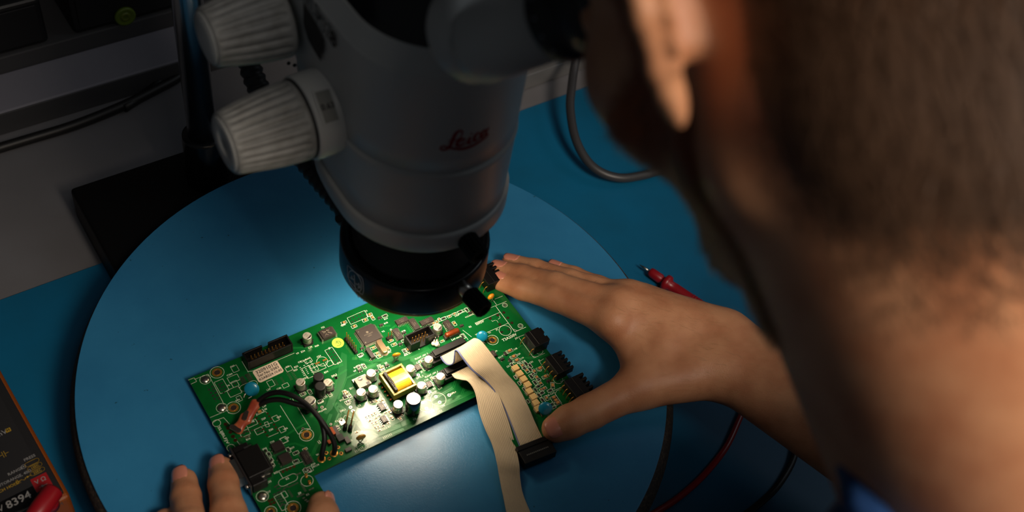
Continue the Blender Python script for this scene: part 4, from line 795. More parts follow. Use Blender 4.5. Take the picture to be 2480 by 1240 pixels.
m = MB(); ch = 1.0; m.prism([(-Lx/2+ch, -Ly/2), (Lx/2-ch, -Ly/2), (Lx/2, -Ly/2+ch), (Lx/2, Ly/2-ch), (Lx/2-ch, Ly/2), (-Lx/2+ch, Ly/2), (-Lx/2, Ly/2-ch), (-Lx/2, -Ly/2+ch)], .02, .18)
lb = bobj(m, 'paper_label', 'label_paper', cu[0], cu[1], rr); lb['label'] = 'pale paper label with a serial number'
t = MB(); t.text('3209101G', (.2, Ly*.27), 3.7, 0, t=.22, bold=.015); t.text('Ser.No 0383', (.2, -.1), 3.0, 0, t=.22, bold=.02); t.text('KSAB224.10.85', (.2, -Ly*.29), 2.6, 0, t=.22, bold=.025, sx=1.02); kid(t, 'printing', 'ink', lb)
# beige square capacitors in a row
m = MB(); m.box((0, 0, 1.2), (4.6, 4.2, 2.4), None, 0, .2); mb1 = m.mesh('beige', ['beige_cap'])
t = MB(); t.box((-2.2, 0, .5), (.9, 3.2, .9)); t.box((2.2, 0, .5), (.9, 3.2, .9)); mb2 = t.mesh('ends', ['solder'])
for x, y in ((612, 555), (675, 640), (735, 722), (795, 806), (820, 903), (882, 988), (918, 1078), (950, 1165)):
    u, v = q('F', x, y, 2.4); c = bobj(mb1, 'film_capacitor', None, u, v, 0); kid(mb2, 'terminals', None, c)
# drop-shaped parts on wire legs
def drop(z, x, y, h, d, th, matn, name, feet, label, face=0., tilt=0.):
    """disc-like lentil centred at the given pixel h above the board; face = heading of its flat side"""
    P = wp(z, x, y, h); nrm = BU*math.cos(math.radians(face))+BV*math.sin(math.radians(face)); nrm = nrm*math.cos(math.radians(tilt))+Z3*math.sin(math.radians(tilt))
    m = MB(); pr = [(0, -th/2)]+[(d/2*math.sin(t), -th/2*math.cos(t)) for t in np.linspace(.25, math.pi-.25, 9)]+[(0, th/2)]; m.lathe(pr, P, nrm, 28)
    o = wpart(m, name, matn, label); 
    X_ = np.cross(Z3, nrm); X_ /= np.linalg.norm(X_); k = MB()
    for s, (fx, fy) in zip((-1, 1), feet):
        F_ = wp(z, fx, fy, 0); S_ = P+X_*s*d*.28-Z3*d*.36; M_ = (S_+F_)/2+X_*s*.5; k.tube([S_, M_, F_], .38, 7, sub=4)
    k2 = k.build('wire_legs', 'solder', None, org=WB); k2.parent = o; k2.location = (0, 0, 0)
    return o
drop('B', 2280, 460, 6, 8.0, 3.2, 'disc_cap_blue', 'disc_capacitor', ((2330, 570), (2350, 540)), 'bright blue disc capacitor at the top of the ribbon', 235, 38)
drop('A', 1050, 1255, 5, 10, 3.2, 'disc_cap_blue', 'disc_capacitor', ((930, 1385), (990, 1400)), 'blue disc capacitor at the end of the red sleeve', 235, 38)
drop('F', 1060, 1175, 6, 9.5, 3.4, 'disc_cap_blue', 'disc_capacitor', ((1010, 1300), (1090, 1300)), 'blue disc capacitor beside the thumb', 235, 38)
drop('B', 992, 742, 6, 6.0, 2.6, 'drop_orange', 'drop_capacitor', ((933, 865), (1025, 830)), 'bright orange drop capacitor', 75, 15)
drop('E', 460, 985, 6, 6.6, 2.8, 'drop_mustard', 'drop_capacitor', ((410, 1095), (500, 1085)), 'mustard drop capacitor near the front edge', 80, 10)
drop('C', 243, 485, 6, 5.6, 3.4, 'drop_orange', 'drop_capacitor', ((250, 560), (215, 555)), 'orange drop capacitor under the ring light', 100, 10)
silk_o = MB()
# crystal lying on the board
u, v = q('B', 775, 605, 3.5); m = MB(); th = np.linspace(-math.pi/2, math.pi/2, 9)
P = [(3.7+2.2*math.cos(t), 2.2*math.sin(t)) for t in th]+[(-3.7-2.2*math.cos(t), -2.2*math.sin(t)) for t in th]
m.prism(P, .4, 3.6); c = bobj(m, 'crystal', 'crystal_metal', u, v, 90, bevel=.3); c['label'] = 'oblong pale metal crystal'
P2 = [(p[0]*1.12, p[1]*1.22) for p in P]; t = MB(); t.prism(P2, 0, .5); kid(t, 'rim', 'solder', c)
# copper wound film part
a, b = wp('B', 1725, 455, 3.5), wp('B', 1930, 365, 3.5); d = b-a; d /= np.linalg.norm(d); m = MB(); sd = np.cross(Z3, d)
m.lathe([(0, 0)]+[(2.0*math.sin(t), 1.2-1.2*math.cos(t)) for t in np.linspace(.3, 1.57, 5)]+[(2.0, np.linalg.norm(b-a)-1.2), (1.6, np.linalg.norm(b-a)-.3), (0, np.linalg.norm(b-a))], a, d, 24)
o = wpart(m, 'wound_inductor', 'film_copper', 'copper-coloured lying cylinder')
m = MB(); m.box((a+b)/2-Z3*2.2+0*sd, (np.linalg.norm(b-a)+1, 3.6, 2.6), (d, sd, Z3)); wpart(m, 'inductor_base', 'chip_black')
# glued white plug
g0 = wp('B', 1590, 570, 2); m = MB(); rnd = random.Random(3)
for k in range(9):
    an = k*.7; r_ = rnd.uniform(.3, 2.2); p_ = g0+BU*math.cos(an)*r_+BV*math.sin(an)*r_*1.3+Z3*rnd.uniform(-1.5, 2); s_ = rnd.uniform(1.1, 1.9)
    m.lathe([(s_*math.sin(t), -s_*math.cos(t)) for t in np.linspace(.2, 2.9, 6)], p_, BU*.3+Z3+BV*.2, 9)
o = wpart(m, 'glue_blob', 'white_plastic', 'lumpy white glue around two pins')
m = MB()
for s in (-1, 1): m.cyl(g0+BU*s*1.0, g0+BU*s*1.2+Z3*8, .45, seg=8)
wpart(m, 'pin_pair', 'solder')
# power transistor with metal tab
u, v = q('E', 478, 130, 4.4); m = MB(); m.box((0, -.8, 2.3), (9.2, 8.2, 4.2), None, 0, .35); c = bobj(m, 'power_transistor', 'tab_grey', u, v, 0); c['label'] = 'grey power transistor with a metal tab'
t = MB(); t.box((0, 4.0, .7), (9.8, 2.6, 1.3)); t.box((-2.5, -5.6, .4), (1, 2.2, .5)); t.box((2.5, -5.6, .4), (1, 2.2, .5)); kid(t, 'metal_tab', 'solder', c)
t = MB(); t.disc((-.6, 1.6), 1.7, t=4.43, seg=24); t.prism([(1.2, -4.9), (3.6, -4.9), (3.6, -2.6), (1.2, -2.6)], 4.42, 4.45); kid(t, 'moulded_marks', 'chip_black', c)
t = MB(); t.text('10M', (-.6, 1.7), 1.7, 0, t=4.47, bold=.03); kid(t, 'marking', 'silk', c)
# transformer
ua, ub_, uc, ud = [np.array(q('B', *p, 9.0)) for p in ((700, 1030), (1065, 870), (1305, 1180), (985, 1350))]
cu = (ua+ub_+uc+ud)/4; eL = ((ub_-ua)+(uc-ud))/2; eW = ((ua-ud)+(ub_-uc))/2; L_x, L_y = np.linalg.norm(eL), np.linalg.norm(eW); rr = math.degrees(math.atan2(eL[1], eL[0])); print('transformer', L_x, L_y, rr)
m = MB(); t_ = 1.6; m.box((0, -(L_y-t_)/2, 6.2), (L_x, t_, 5.6)); m.box((0, (L_y-t_)/2, 6.2), (L_x, t_, 5.6)); m.box((-(L_x-t_)/2, 0, 6.2), (t_, L_y-2*t_, 5.6)); m.box(((L_x-t_)/2, 0, 6.2), (t_, L_y-2*t_, 5.6))
tf = bobj(m, 'transformer', 'core_yellow', cu[0], cu[1], rr, bevel=.25); tf['label'] = 'yellow taped transformer in the brightest light'
m = MB(); m.box((0, 0, 1.9), (L_x*.86, L_y*.9, 2.8)); kid(m, 'bobbin_base', 'plastic_black', tf)
m = MB()
m.box((-(L_x/2-3.1), 0, 7.4), (2.0, L_y-3.8, 8.0), None, 0, .3)
kid(m, 'bobbin_flange', 'plastic_black', tf)
hw = L_y/2-2.6; arc = [(hw*math.sin(t), 7.2+4.2*math.cos(t)) for t in np.linspace(-1.57, 1.57, 15)]; m = MB()
m.prism([(hw, 4.5)]+[(a_, b_) for a_, b_ in arc[::-1]]+[(-hw, 4.5)], 0, L_x-6.6, 0, (-L_x/2+4.4, 0, 0), (np.array([0, 1., 0]), np.array([0, 0, 1.]), np.array([1., 0, 0]))); kid(m, 'taped_winding', 'tape_yellow', tf)
m = MB()
for k in range(5): m.lathe([(.2, -.5), (.8, -.1), (.8, .3), (.2, .7)], (-L_x/2-.8+0, -L_y*.36+k*L_y*.18, 1), (0, 0, 1), 8); m.box((-L_x/2+.6, -L_y*.36+k*L_y*.18, 1.3), (2.2, .6, .5)); m.lathe([(.2, -.5), (.8, -.1), (.8, .3), (.2, .7)], (L_x/2+.8, -L_y*.36+k*L_y*.18, 1), (0, 0, 1), 8); m.box((L_x/2-.6, -L_y*.36+k*L_y*.18, 1.3), (2.2, .6, .5))
kid(m, 'solder_pins', 'copper', tf)
m = MB()
for k in range(8): m.lathe([(0, -.4), (.5, 0), (0, .4)], (-L_x/2+3.1+.3*math.sin(k*2), -5+k*1.3, 11.5), (0, 0, 1), 6)
kid(m, 'winding_ends', 'solder', tf)
# copper chip coil, dark arrays by the gold wire holes
for z, x, y, a, b, h, mt, nm in (('E', 30, 885, 2.4, 6, 2.6, 'film_copper', 'choke_coil'), ('E', 150, 985, 4.4, 5, 3, 'plastic_black', 'jumper_block'), ('E', 255, 1020, 3, 5, 1.5, 'chip_black', 'chip_array'), ('E', 90, 900, 3, 9, 1.2, 'chip_black', 'chip_array'), ('D', 2215, 1050, 2, 3, 1.8, 'film_copper', 'choke_coil'), ('E', 270, 1165, 4.2, 2.6, 1.6, 'chip_black', 'chip_array'), ('E', 180, 760, 4, 4, .5, 'solder', 'metal_clip')):
    u, v = q(z, x, y, h); m = MB(); m.box((0, 0, h/2+.05), (a, b, h), None, 0, .25); bobj(m, nm, mt, u, v, 0)
for x, y, r in ((2120, 705, 70), (2170, 805, 70), ): 
    u, v = q('G', x, y, .8); m = MB(); m.lathe([(.9, 0), (1.1, .4), (.8, 1.0), (.2, 1.2)], (0, 0, 0), (0, 0, 1), 12); m.box((0, .9, .5), (1.6, 2.4, .5)); bobj(m, 'solder_lug', 'gold', u, v, r-90)
for x, y in ((2040, 862), (2150, 815)): u, v = q('A', x, y, .5); m = MB(); m.box((0, 0, .35), (3.2, 1.1, .5)); bobj(m, 'solder_lug', 'gold', u, v, 0)
# gold ringed wire holes
for x, y, r in ((2060, 163, 2.7), (2214, 92, 2.7), (2118, 88, 1.4), (2268, 18, 1.3), (2305, 95, 1.4), (2157, 160, 1.3)):
    px, py = 380+x/5.167, 1080+y/5.167; u, v = uv(px, py); m = MB(); m.lathe([(r*.45, .02), (r*.5, .35), (r*.8, .4), (r, .06)], (0, 0, 0), (0, 0, 1), 20, cap=False); m.disc((0, 0), r*.5, t=.07, mi=1); bobj(m, 'gold_eyelet', ['gold', 'hole'], u, v)
# two black wires from the eyelets to the red sleeve
def pxh(pts): return [un(x, y, BT+h) for x, y, h in pts]
m = MB(); m.tube(pxh([(779, 1113, -.5), (781, 1095, 5), (786, 1060, 12), (777, 1020, 17), (752, 990, 20), (715, 978, 20), (680, 968, 19), (652, 970, 16), (634, 978, 12), (618, 985, 8)]), 1.7, 12, sub=6); wpart(m, 'wire', 'wire_black')
m = MB(); m.tube(pxh([(808, 1100, -.5), (811, 1085, 5), (806, 1064, 10), (789, 1034, 17), (765, 1003, 21), (740, 977, 23), (705, 957, 24), (675, 950, 22), (650, 955, 18), (630, 968, 13), (614, 985, 8)]), 1.7, 12, sub=6); wpart(m, 'wire', 'wire_black')
# heat-shrunk terminal piece
a, b, c3, d3 = un(624, 970, BT+11), un(605, 1003, BT+9), un(590, 1020, BT+7), un(570, 1047, BT+3)
m = MB(); P = spline([a, (a+b)/2, b, (b+c3)/2, c3, (c3+d3)/2, d3], 5); n_ = len(P); V = []; 
for i, p_ in enumerate(P):
    t_ = P[min(i+1, n_-1)]-P[max(i-1, 0)]; t_ /= np.linalg.norm(t_); s_ = np.cross(t_, Z3); s_ /= np.linalg.norm(s_); k_ = np.cross(s_, t_); f_ = i/(n_-1)
    w_ = 3.0+1.5*math.exp(-((f_-.55)/.13)**2)+.9*math.exp(-((f_-.9)/.1)**2)+.5*math.exp(-((f_-.1)/.1)**2); h_ = 2.3
    if i in (0, n_-1): w_ *= .6; h_ *= .6
    for j in range(16):
        an = 2*math.pi*j/16; V.append(p_+s_*w_*math.copysign(abs(math.cos(an))**.7, math.cos(an))+k_*h_*math.copysign(abs(math.sin(an))**.7, math.sin(an)))
m.add(V, [(k*16+i, k*16+(i+1) % 16, (k+1)*16+(i+1) % 16, (k+1)*16+i) for k in range(n_-1) for i in range(16)]+[tuple(range(15, -1, -1)), tuple(range((n_-1)*16, n_*16))], 0, True)
hs = wpart(m, 'shrink_sleeve', 'shrink_red', 'red-brown heat-shrunk sleeve joining the black wires')
def slot(c_, L, W, ang): 
    ax_ = BU*math.cos(math.radians(ang))+BV*math.sin(math.radians(ang)); ay = np.cross(Z3, ax_)
    m = MB(); th = np.linspace(-math.pi/2, math.pi/2, 7); P = [(L/2-W/2+W/2*math.cos(t), W/2*math.sin(t)) for t in th]+[(-L/2+W/2-W/2*math.cos(t), -W/2*math.sin(t)) for t in th]
    m.prism(P, 0, .25, 1, c_, (ax_, ay, Z3)); P2 = [(p[0]*1.18, p[1]*1.35) for p in P]; m.prism(P2, -.4, .12, 0, c_, (ax_, ay, Z3)); return m
for (x, y, h, L, W) in ((595, 1006, 11.3, 6.2, 2.0), (570, 1038, 6.6, 7, 2.6)):
    m = slot(un(x, y, BT+h), L, W, 50 if L < 6.5 else -60); o = m.build('metal_eyelet', ['solder', 'hole'], None, org=WB); o.parent = hs; o.location = (0, 0, 0)
# D-shaped serial socket on the left edge
pA, pB = np.array(uv(566, 1085, 6)), np.array(uv(612, 1190, 6)); vc = (pA[1]+pB[1])/2
m = MB(); m.box((8.5, 0, 5.5), (15, 20, 11)); m.box((6, 0, 4.5), (10, 30.5, 9)); m.box((14, -1, 3.5), (8, 14, 7))
ds = bobj(m, 'serial_socket', 'plastic_black', 0, vc, 0, bevel=.6); ds['label'] = 'black serial socket with a silver D-shaped shell on the left edge'
m = MB(); m.box((-.2, 0, 5.6), (1.2, 31, 12.4), None, 0, .2); kid(m, 'flange', 'steel_dark', ds)
m = MB(); D = [(-8.4, -4.0), (8.4, -4.0), (7.1, 4.0), (-7.1, 4.0)]; m.prism(D, 0, 6.2, 0, (-.6, 0, 6.3), (np.array([0, 1., 0]), np.array([0, 0, 1.]), np.array([-1., 0, 0]))); kid(m, 'shell', 'steel', ds)
for s in (-1, 1): m = MB(); m.cyl((-.7, s*12.4, 6.3), (-2.6, s*12.4, 6.3), 1.6, 1.3, 10); kid(m, 'rivet', 'steel', ds)
m = MB(); m.box((10, 11.6, 9.2), (5, .8, .3)); m.box((11, -11.5, 9.2), (5.5, 1.2, .4)); m.box((9.5, -13, 8.9), (1.2, 3, .4)); kid(m, 'grounding_clips', 'steel', ds)['kind'] = 'stuff'
# right-angle plugs along the right edge
def edge_plug(vc_, W, Dp, H, n, comb, label, u0=-6.5):
    m = MB(); m.box((u0+Dp/2, 0, H/2), (Dp, W, H)); 
    if comb:
        for k in range(comb): 
            if k % 2 == 0: m.box((u0+Dp+2.2, -W/2+W*(k+.5)/comb, H*.62), (4.6, W/comb, H*.7))
        m.box((u0+Dp*.55, 0, H+.15), (.8, W, .5))
    else:
        m.box((u0+Dp*.35, 0, H+.3), (1.2, W*.96, .8)); m.box((u0+Dp+.8, W*.25, H*.6), (1.8, W*.35, H*.7)); m.box((u0+Dp+.8, -W*.28, H*.6), (1.8, W*.3, H*.7))
    c = bobj(m, 'edge_plug', 'plastic_black', UMAX, vc_, 0, bevel=.25, bseg=1); c['label'] = label
    for k in range(n):
        y_ = (k-(n-1)/2)*(W-2.5)/max(n-1, 1); p = MB(); p.tube([(u0+.3, y_, H*.62), (u0-1.4, y_, H*.55), (u0-2.6, y_, 1.8), (u0-2.8, y_, 0)], .36, 7, sub=4); kid(p, 'pin', 'gold', c)
    return c
v1 = q('F', 905, 150, 6)[1]; v2 = q('F', 1230, 505, 6)[1]; v3 = q('F', 1490, 830, 6)[1]
edge_plug(v1, 13.5, 11.5, 9.5, 2, 0, 'square two-pin black plug on the right edge', -11)
edge_plug(v2 - 1, 15.5, 9, 9, 4, 9, 'black comb plug in the middle of the right edge', -9.5)
edge_plug(v3 - 3.5, 17, 11, 9, 5, 9, 'black comb plug by the thumb', -9.0)
edge_plug(uv(1186, 668, 6)[1], 17, 10, 9, 4, 9, 'black comb plug at the index fingertip', -10.0)
# ------------------------------------------------------------------ flat ribbon cables
def idc(c0, X_, Y_, L, W, H, name, parent, label=None, contacts=False):
    m = MB(); m.box(c0, (L, W, H), (X_, Y_, np.cross(X_, Y_))); m.box(c0+np.cross(X_, Y_)*(H/2+.9), (L-1.2, W*.8, 1.8), (X_, Y_, np.cross(X_, Y_)))
    for s in (-1, 1): m.box(c0+X_*s*(L/2+.3), (1.2, W*.55, H*.8), (X_, Y_, np.cross(X_, Y_)))
    o = m.build(name, 'plastic_black', parent, bevel=.3)
    if label: o['label'] = label
    return o
def ribbon(name, stations, ncond, label, grp, plugs):
    """stations: (left px, right px) with heights; the cable is lofted between both edges"""
    Lf = np.array([un(a[0], a[1], a[2]) for a, b in stations]); Rt = np.array([un(b[0], b[1], b[2]) for a, b in stations])
    Lf, Rt = spline(Lf, 10), spline(Rt, 10); n = len(Lf); root = empty(name, Lf[-1], label, 'ribbon cable', grp)
    C_ = (Lf+Rt)/2; T_2 = np.gradient(C_, axis=0); T_2 /= np.linalg.norm(T_2, axis=1)[:, None]; W_ = Rt-Lf; N_ = np.cross(W_, T_2); N_ /= np.linalg.norm(N_, axis=1)[:, None]
    ns = 6
    def cond(k0, k1, nm, mt):
        m = MB(); us, hs_ = [], []
        for k in range(k0, k1):
            for j in range(ns+1):
                t_ = j/ns
                if j == 0 and k > k0: continue
                us.append((k+t_)/ncond); hs_.append(.05+.42*math.sqrt(max(0, 1-(2*t_-1)**2)))
        us, hs_ = np.array(us), np.array(hs_); K_ = len(us); V = []
        for i in range(n): V.append(Lf[i]+np.outer(us, W_[i])+np.outer(hs_, N_[i]))
        for i in range(n): V.append(Lf[i]+np.outer(us, W_[i])-np.outer(hs_, N_[i]))
        F = [(i*K_+j, i*K_+j+1, (i+1)*K_+j+1, (i+1)*K_+j) for i in range(n-1) for j in range(K_-1)]
        F += [tuple(n*K_+x for x in (f_[3], f_[2], f_[1], f_[0])) for f_ in F]
        F += [(i*K_, (i+1)*K_, n*K_+(i+1)*K_, n*K_+i*K_) for i in range(n-1)]+[(i*K_+K_-1, n*K_+i*K_+K_-1, n*K_+(i+1)*K_+K_-1, (i+1)*K_+K_-1) for i in range(n-1)]
        m.add(np.concatenate(V), F, 0, True); return m.build(nm, mt, root)
    return root, cond, Lf, Rt
st1 = [((1066, 865, 17), (1119, 838, 17)), ((1073, 876, 18.5), (1128, 850, 18.5)), ((1084, 884, 20), (1140, 858, 20)), ((1096, 880, 23), (1152, 852, 23.5)), ((1099, 862, 28), (1152, 832, 29)), ((1101, 850, 31), (1148, 820, 32)),
       ((1108, 852, 32.5), (1163, 824, 33)), ((1119, 868, 31), (1178, 840, 31.5)), ((1143, 898, 26), (1204, 874, 27)), ((1172, 921, 20), (1228, 905, 22)), ((1196, 948, 15), (1256, 938, 17)), ((1216, 980, 11), (1280, 985, 13)), ((1237, 1030, 8), (1297, 1025, 9)), ((1260, 1090, 6.5), (1318, 1068, 6.5))]
r1_, cond1, Lf1, Rt1 = ribbon('ribbon_cable', st1, 16, 'pale ribbon cable ending in a loose black plug by the thumb', 'ribbon cables', None)
cond1(1, 16, 'ribbon', 'ribbon'); cond1(0, 1, 'edge_conductor', 'ribbon_blue')
st2 = [((1094, 907, 15), (1142, 884, 15)), ((1102, 916, 16), (1154, 892, 16)), ((1118, 920, 18), (1170, 902, 18)), ((1134, 925, 18.5), (1187, 915, 18)), ((1150, 950, 16), (1204, 945, 15)), ((1161, 1000, 11.5), (1223, 995, 11)), ((1175, 1040, 8.5), (1237, 1036, 8)), ((1192, 1078, 6), (1250, 1085, 6)), ((1203, 1120, 5), (1258, 1125, 6.5)), ((1209, 1155, 3), (1260, 1158, 4)), ((1218, 1200, 2), (1268, 1200, 2)), ((1232, 1262, 2), (1293, 1258, 2)), ((1262, 1340, 2), (1330, 1330, 2))]
r2_, cond2, Lf2, Rt2 = ribbon('ribbon_cable', st2, 14, 'pale ribbon cable running out of the near edge', 'ribbon cables', None)
cond2(0, 14, 'ribbon', 'ribbon')
# plugs on the board and at the loose end
c0 = un(1086, 850, 15.0)*.5+un(1094, 846, 15.0)*.5
for k_, (root, px0, px1, h) in enumerate(((r1_, (1052, 858), (1122, 824), 14), (r2_, (1080, 901), (1140, 872), 12.5))):
    a, b = un(*px0, h+2), un(*px1, h+2); d = BU; Lc = max(abs((b-a)@BU)+2, 20); cc = (a+b)/2; cc[2] = h-1.5
    idc(cc, BU, BV, Lc, 6.0, 6, 'ribbon_plug', root, 'black plug pressed into the board header')
    m = MB(); cz_ = cc.copy(); cz_[2] = BT+2.4; m.box(cz_, (Lc+4, 8.6, 4.8), (BU, BV, Z3)); wpart(m, 'plug_socket', 'plastic_black', bevel=.2)
a, b = un(1262, 1098, 6), un(1338, 1068, 6); d = b-a; Lc = np.linalg.norm(d); d /= Lc; y_ = np.cross(Z3, d); cc = un(1299, 1098, 5.2)
m = MB(); m.box(cc, (Lc, 11.5, 7.5), (d, y_, Z3)); m.box(cc+y_*5.8+Z3*1.6, (Lc+1, 3.4, 5.6), (d, y_, Z3)); pg = m.build('loose_plug', 'plastic_black', r1_, bevel=.4); pg['label'] = 'loose black plug with a row of contacts'
m = MB()
for k in range(13): m.box(cc-y_*.6+Z3*3.9+d*(k-6)*1.27, (.75, .9, .5), (d, y_, Z3))
m.build('contacts', 'solder', pg)
# ------------------------------------------------------------------ the person: one continuous body grown from a distance field
BIG = 1e3
def rc(a, b, r1, r2=None): return ('rc', np.asarray(a, float), np.asarray(b, float), float(r1), float(r2 if r2 is not None else r1))
def el(c, ax, rad): return ('el', np.asarray(c, float), np.asarray(ax, float), np.asarray(rad, float))
def U_(k, *ch): return ['u', k, list(ch)]
def ev_leaf(s, P):
    if s[0] == 'rc':
        _, a, b, r1, r2 = s; ba = b-a; L = ba@ba; h = np.clip((P-a)@ba/L, 0, 1) if L > 1e-9 else np.zeros(len(P))
        return np.linalg.norm(P-a-h[:, None]*ba, axis=1)-(r1+(r2-r1)*h)
    _, c, ax, rad = s; Q = (P-c)@ax.T; k0 = np.linalg.norm(Q/rad, axis=1); k1 = np.linalg.norm(Q/rad**2, axis=1)+1e-9
    return k0*(k0-1)/k1
def bound(s):
    if s[0] == 'rc': c = (s[1]+s[2])/2; return c, np.linalg.norm(s[2]-s[1])/2+max(s[3], s[4])
    if s[0] == 'el': return s[1], s[3].max()
    if s[0] == 's': return bound(s[2])
    B_ = [bound(c) for c in s[2]]; lo = np.min([c-r for c, r in B_], 0); hi = np.max([c+r for c, r in B_], 0); return (lo+hi)/2, np.linalg.norm(hi-lo)/2
def ev(s, P, c, R):
    if s[0] in ('rc', 'el'): return ev_leaf(s, P)
    if s[0] == 's':   # smooth subtraction: ['s', k, base, tool]
        a = ev(s[2], P, c, R); b = -ev(s[3], P, c, R); k = s[1]; h = np.clip(.5-.5*(a-b)/k, 0, 1); return a*(1-h)+b*h+k*h*(1-h)
    k = s[1]; out = None
    for ch in s[2]:
        bc, br = BND[id(ch)]
        if np.linalg.norm(bc-c)-br > R+26: continue
        d = ev(ch, P, c, R)
        if out is None: out = d
        else:
            h = np.clip(.5+.5*(d-out)/k, 0, 1); out = d*(1-h)+out*h-k*h*(1-h)
    return np.full(len(P), BIG) if out is None else out
BND = {}
def prep(s):
    BND[id(s)] = bound(s)
    if s[0] == 'u':
        for c in s[2]: prep(c)
    if s[0] == 's': prep(s[2]); prep(s[3])
def polygonise(tree, vox, lo, hi, cut=None):
    """surface nets on blocks near the surface"""
    prep(tree); nb = 10; bs = nb*vox; lo = np.asarray(lo, float); n = np.ceil((np.asarray(hi)-lo)/bs).astype(int)
    dims = n*nb+1; F = np.full(dims, 50., np.float32); g = np.arange(nb+1)*vox; G = np.stack(np.meshgrid(g, g, g, indexing='ij'), -1).reshape(-1, 3)
    leaves = []
    def col(s):
        if s[0] in ('rc', 'el'): leaves.append(s)
        elif s[0] == 's': col(s[2])
        else: [col(c) for c in s[2]]
    col(tree); act = np.zeros(n, bool)
    ii = np.stack(np.meshgrid(*[np.arange(k) for k in n], indexing='ij'), -1).reshape(-1, 3); cc = lo+(ii+.5)*bs
    dmin = np.full(len(cc), BIG)
    for s in leaves: dmin = np.minimum(dmin, ev_leaf(s, cc))
    R = bs*.87
    for idx, c in zip(ii[(dmin < R+12) & (dmin > -R-30)], cc[(dmin < R+12) & (dmin > -R-30)]):
        dc = ev(tree, c[None], c, 0.)[0]
        if abs(dc) > R+10: F[tuple(slice(idx[k]*nb, idx[k]*nb+nb+1) for k in range(3))] = dc; continue
        P = lo+idx*bs+G; d = ev(tree, P, c, R)
        if cut is not None: d = cut(P, d)
        F[tuple(slice(idx[k]*nb, idx[k]*nb+nb+1) for k in range(3))] = d.reshape(nb+1, nb+1, nb+1)
    for idx in ii[(dmin <= -R-30)]: F[tuple(slice(idx[k]*nb, idx[k]*nb+nb+1) for k in range(3))] = np.minimum(F[tuple(slice(idx[k]*nb, idx[k]*nb+nb+1) for k in range(3))], -30)
    S = F < 0; cnt = np.zeros(np.array(F.shape)-1, np.int8)
    for dx in (0, 1):
        for dy in (0, 1):
            for dz in (0, 1): cnt += S[dx:S.shape[0]-1+dx, dy:S.shape[1]-1+dy, dz:S.shape[2]-1+dz]
    cells = np.argwhere((cnt > 0) & (cnt < 8)); vid = np.full(cnt.shape, -1, np.int32); vid[tuple(cells.T)] = np.arange(len(cells))
    acc = np.zeros((len(cells), 3)); w_ = np.zeros(len(cells)); co = [(0, 0, 0), (1, 0, 0), (0, 1, 0), (1, 1, 0), (0, 0, 1), (1, 0, 1), (0, 1, 1), (1, 1, 1)]
    val = [F[cells[:, 0]+a, cells[:, 1]+b, cells[:, 2]+c] for a, b, c in co]
    for i in range(8):
        for j in range(i+1, 8):
            if sum(abs(co[i][k]-co[j][k]) for k in range(3)) != 1: continue
            m_ = (val[i] < 0) != (val[j] < 0); t = np.where(m_, val[i]/(val[i]-val[j]+1e-12), 0)
            p = np.array(co[i])+t[:, None]*(np.array(co[j])-np.array(co[i])); acc += np.where(m_[:, None], p, 0); w_ += m_
    V = lo+(cells+acc/w_[:, None])*vox; Q = []
    for ax in range(3):
        sl = [slice(None)]*3; s2 = [slice(None)]*3; sl[ax] = slice(0, -1); s2[ax] = slice(1, None)
        a, b = S[tuple(sl)], S[tuple(s2)]; e = np.argwhere(a != b); o1, o2 = [(1, 2), (2, 0), (0, 1)][ax]
        e = e[(e[:, o1] > 0) & (e[:, o2] > 0) & (e[:, o1] < cnt.shape[o1]) & (e[:, o2] < cnt.shape[o2])]
        fl = a[tuple(e.T)]
        def vv(d1, d2): t = e.copy(); t[:, o1] -= d1; t[:, o2] -= d2; return vid[tuple(t.T)]
        q0 = np.stack([vv(1, 1), vv(0, 1), vv(0, 0), vv(1, 0)], 1); q0[~fl] = q0[~fl][:, ::-1]; Q.append(q0)
    Q = np.concatenate(Q); Q = Q[(Q >= 0).all(1)]; return V, Q
def np_mesh(name, V, Q, org, mats, smooth=True):
    me = bpy.data.meshes.new(name); n = len(V); me.vertices.add(n); me.vertices.foreach_set('co', ((V-org)*.001).astype(np.float32).ravel())
    me.loops.add(len(Q)*4); me.loops.foreach_set('vertex_index', Q.astype(np.int32).ravel()); me.polygons.add(len(Q))
    me.polygons.foreach_set('loop_start', np.arange(len(Q), dtype=np.int32)*4); me.polygons.foreach_set('loop_total', np.full(len(Q), 4, np.int32))
    me.polygons.foreach_set('use_smooth', np.full(len(Q), smooth)); me.update(calc_edges=True); me.validate()
    for m in mats: me.materials.append(MATS[m])
    return me
CO_B, CO_Z, CO_R = 22., -3., 69.
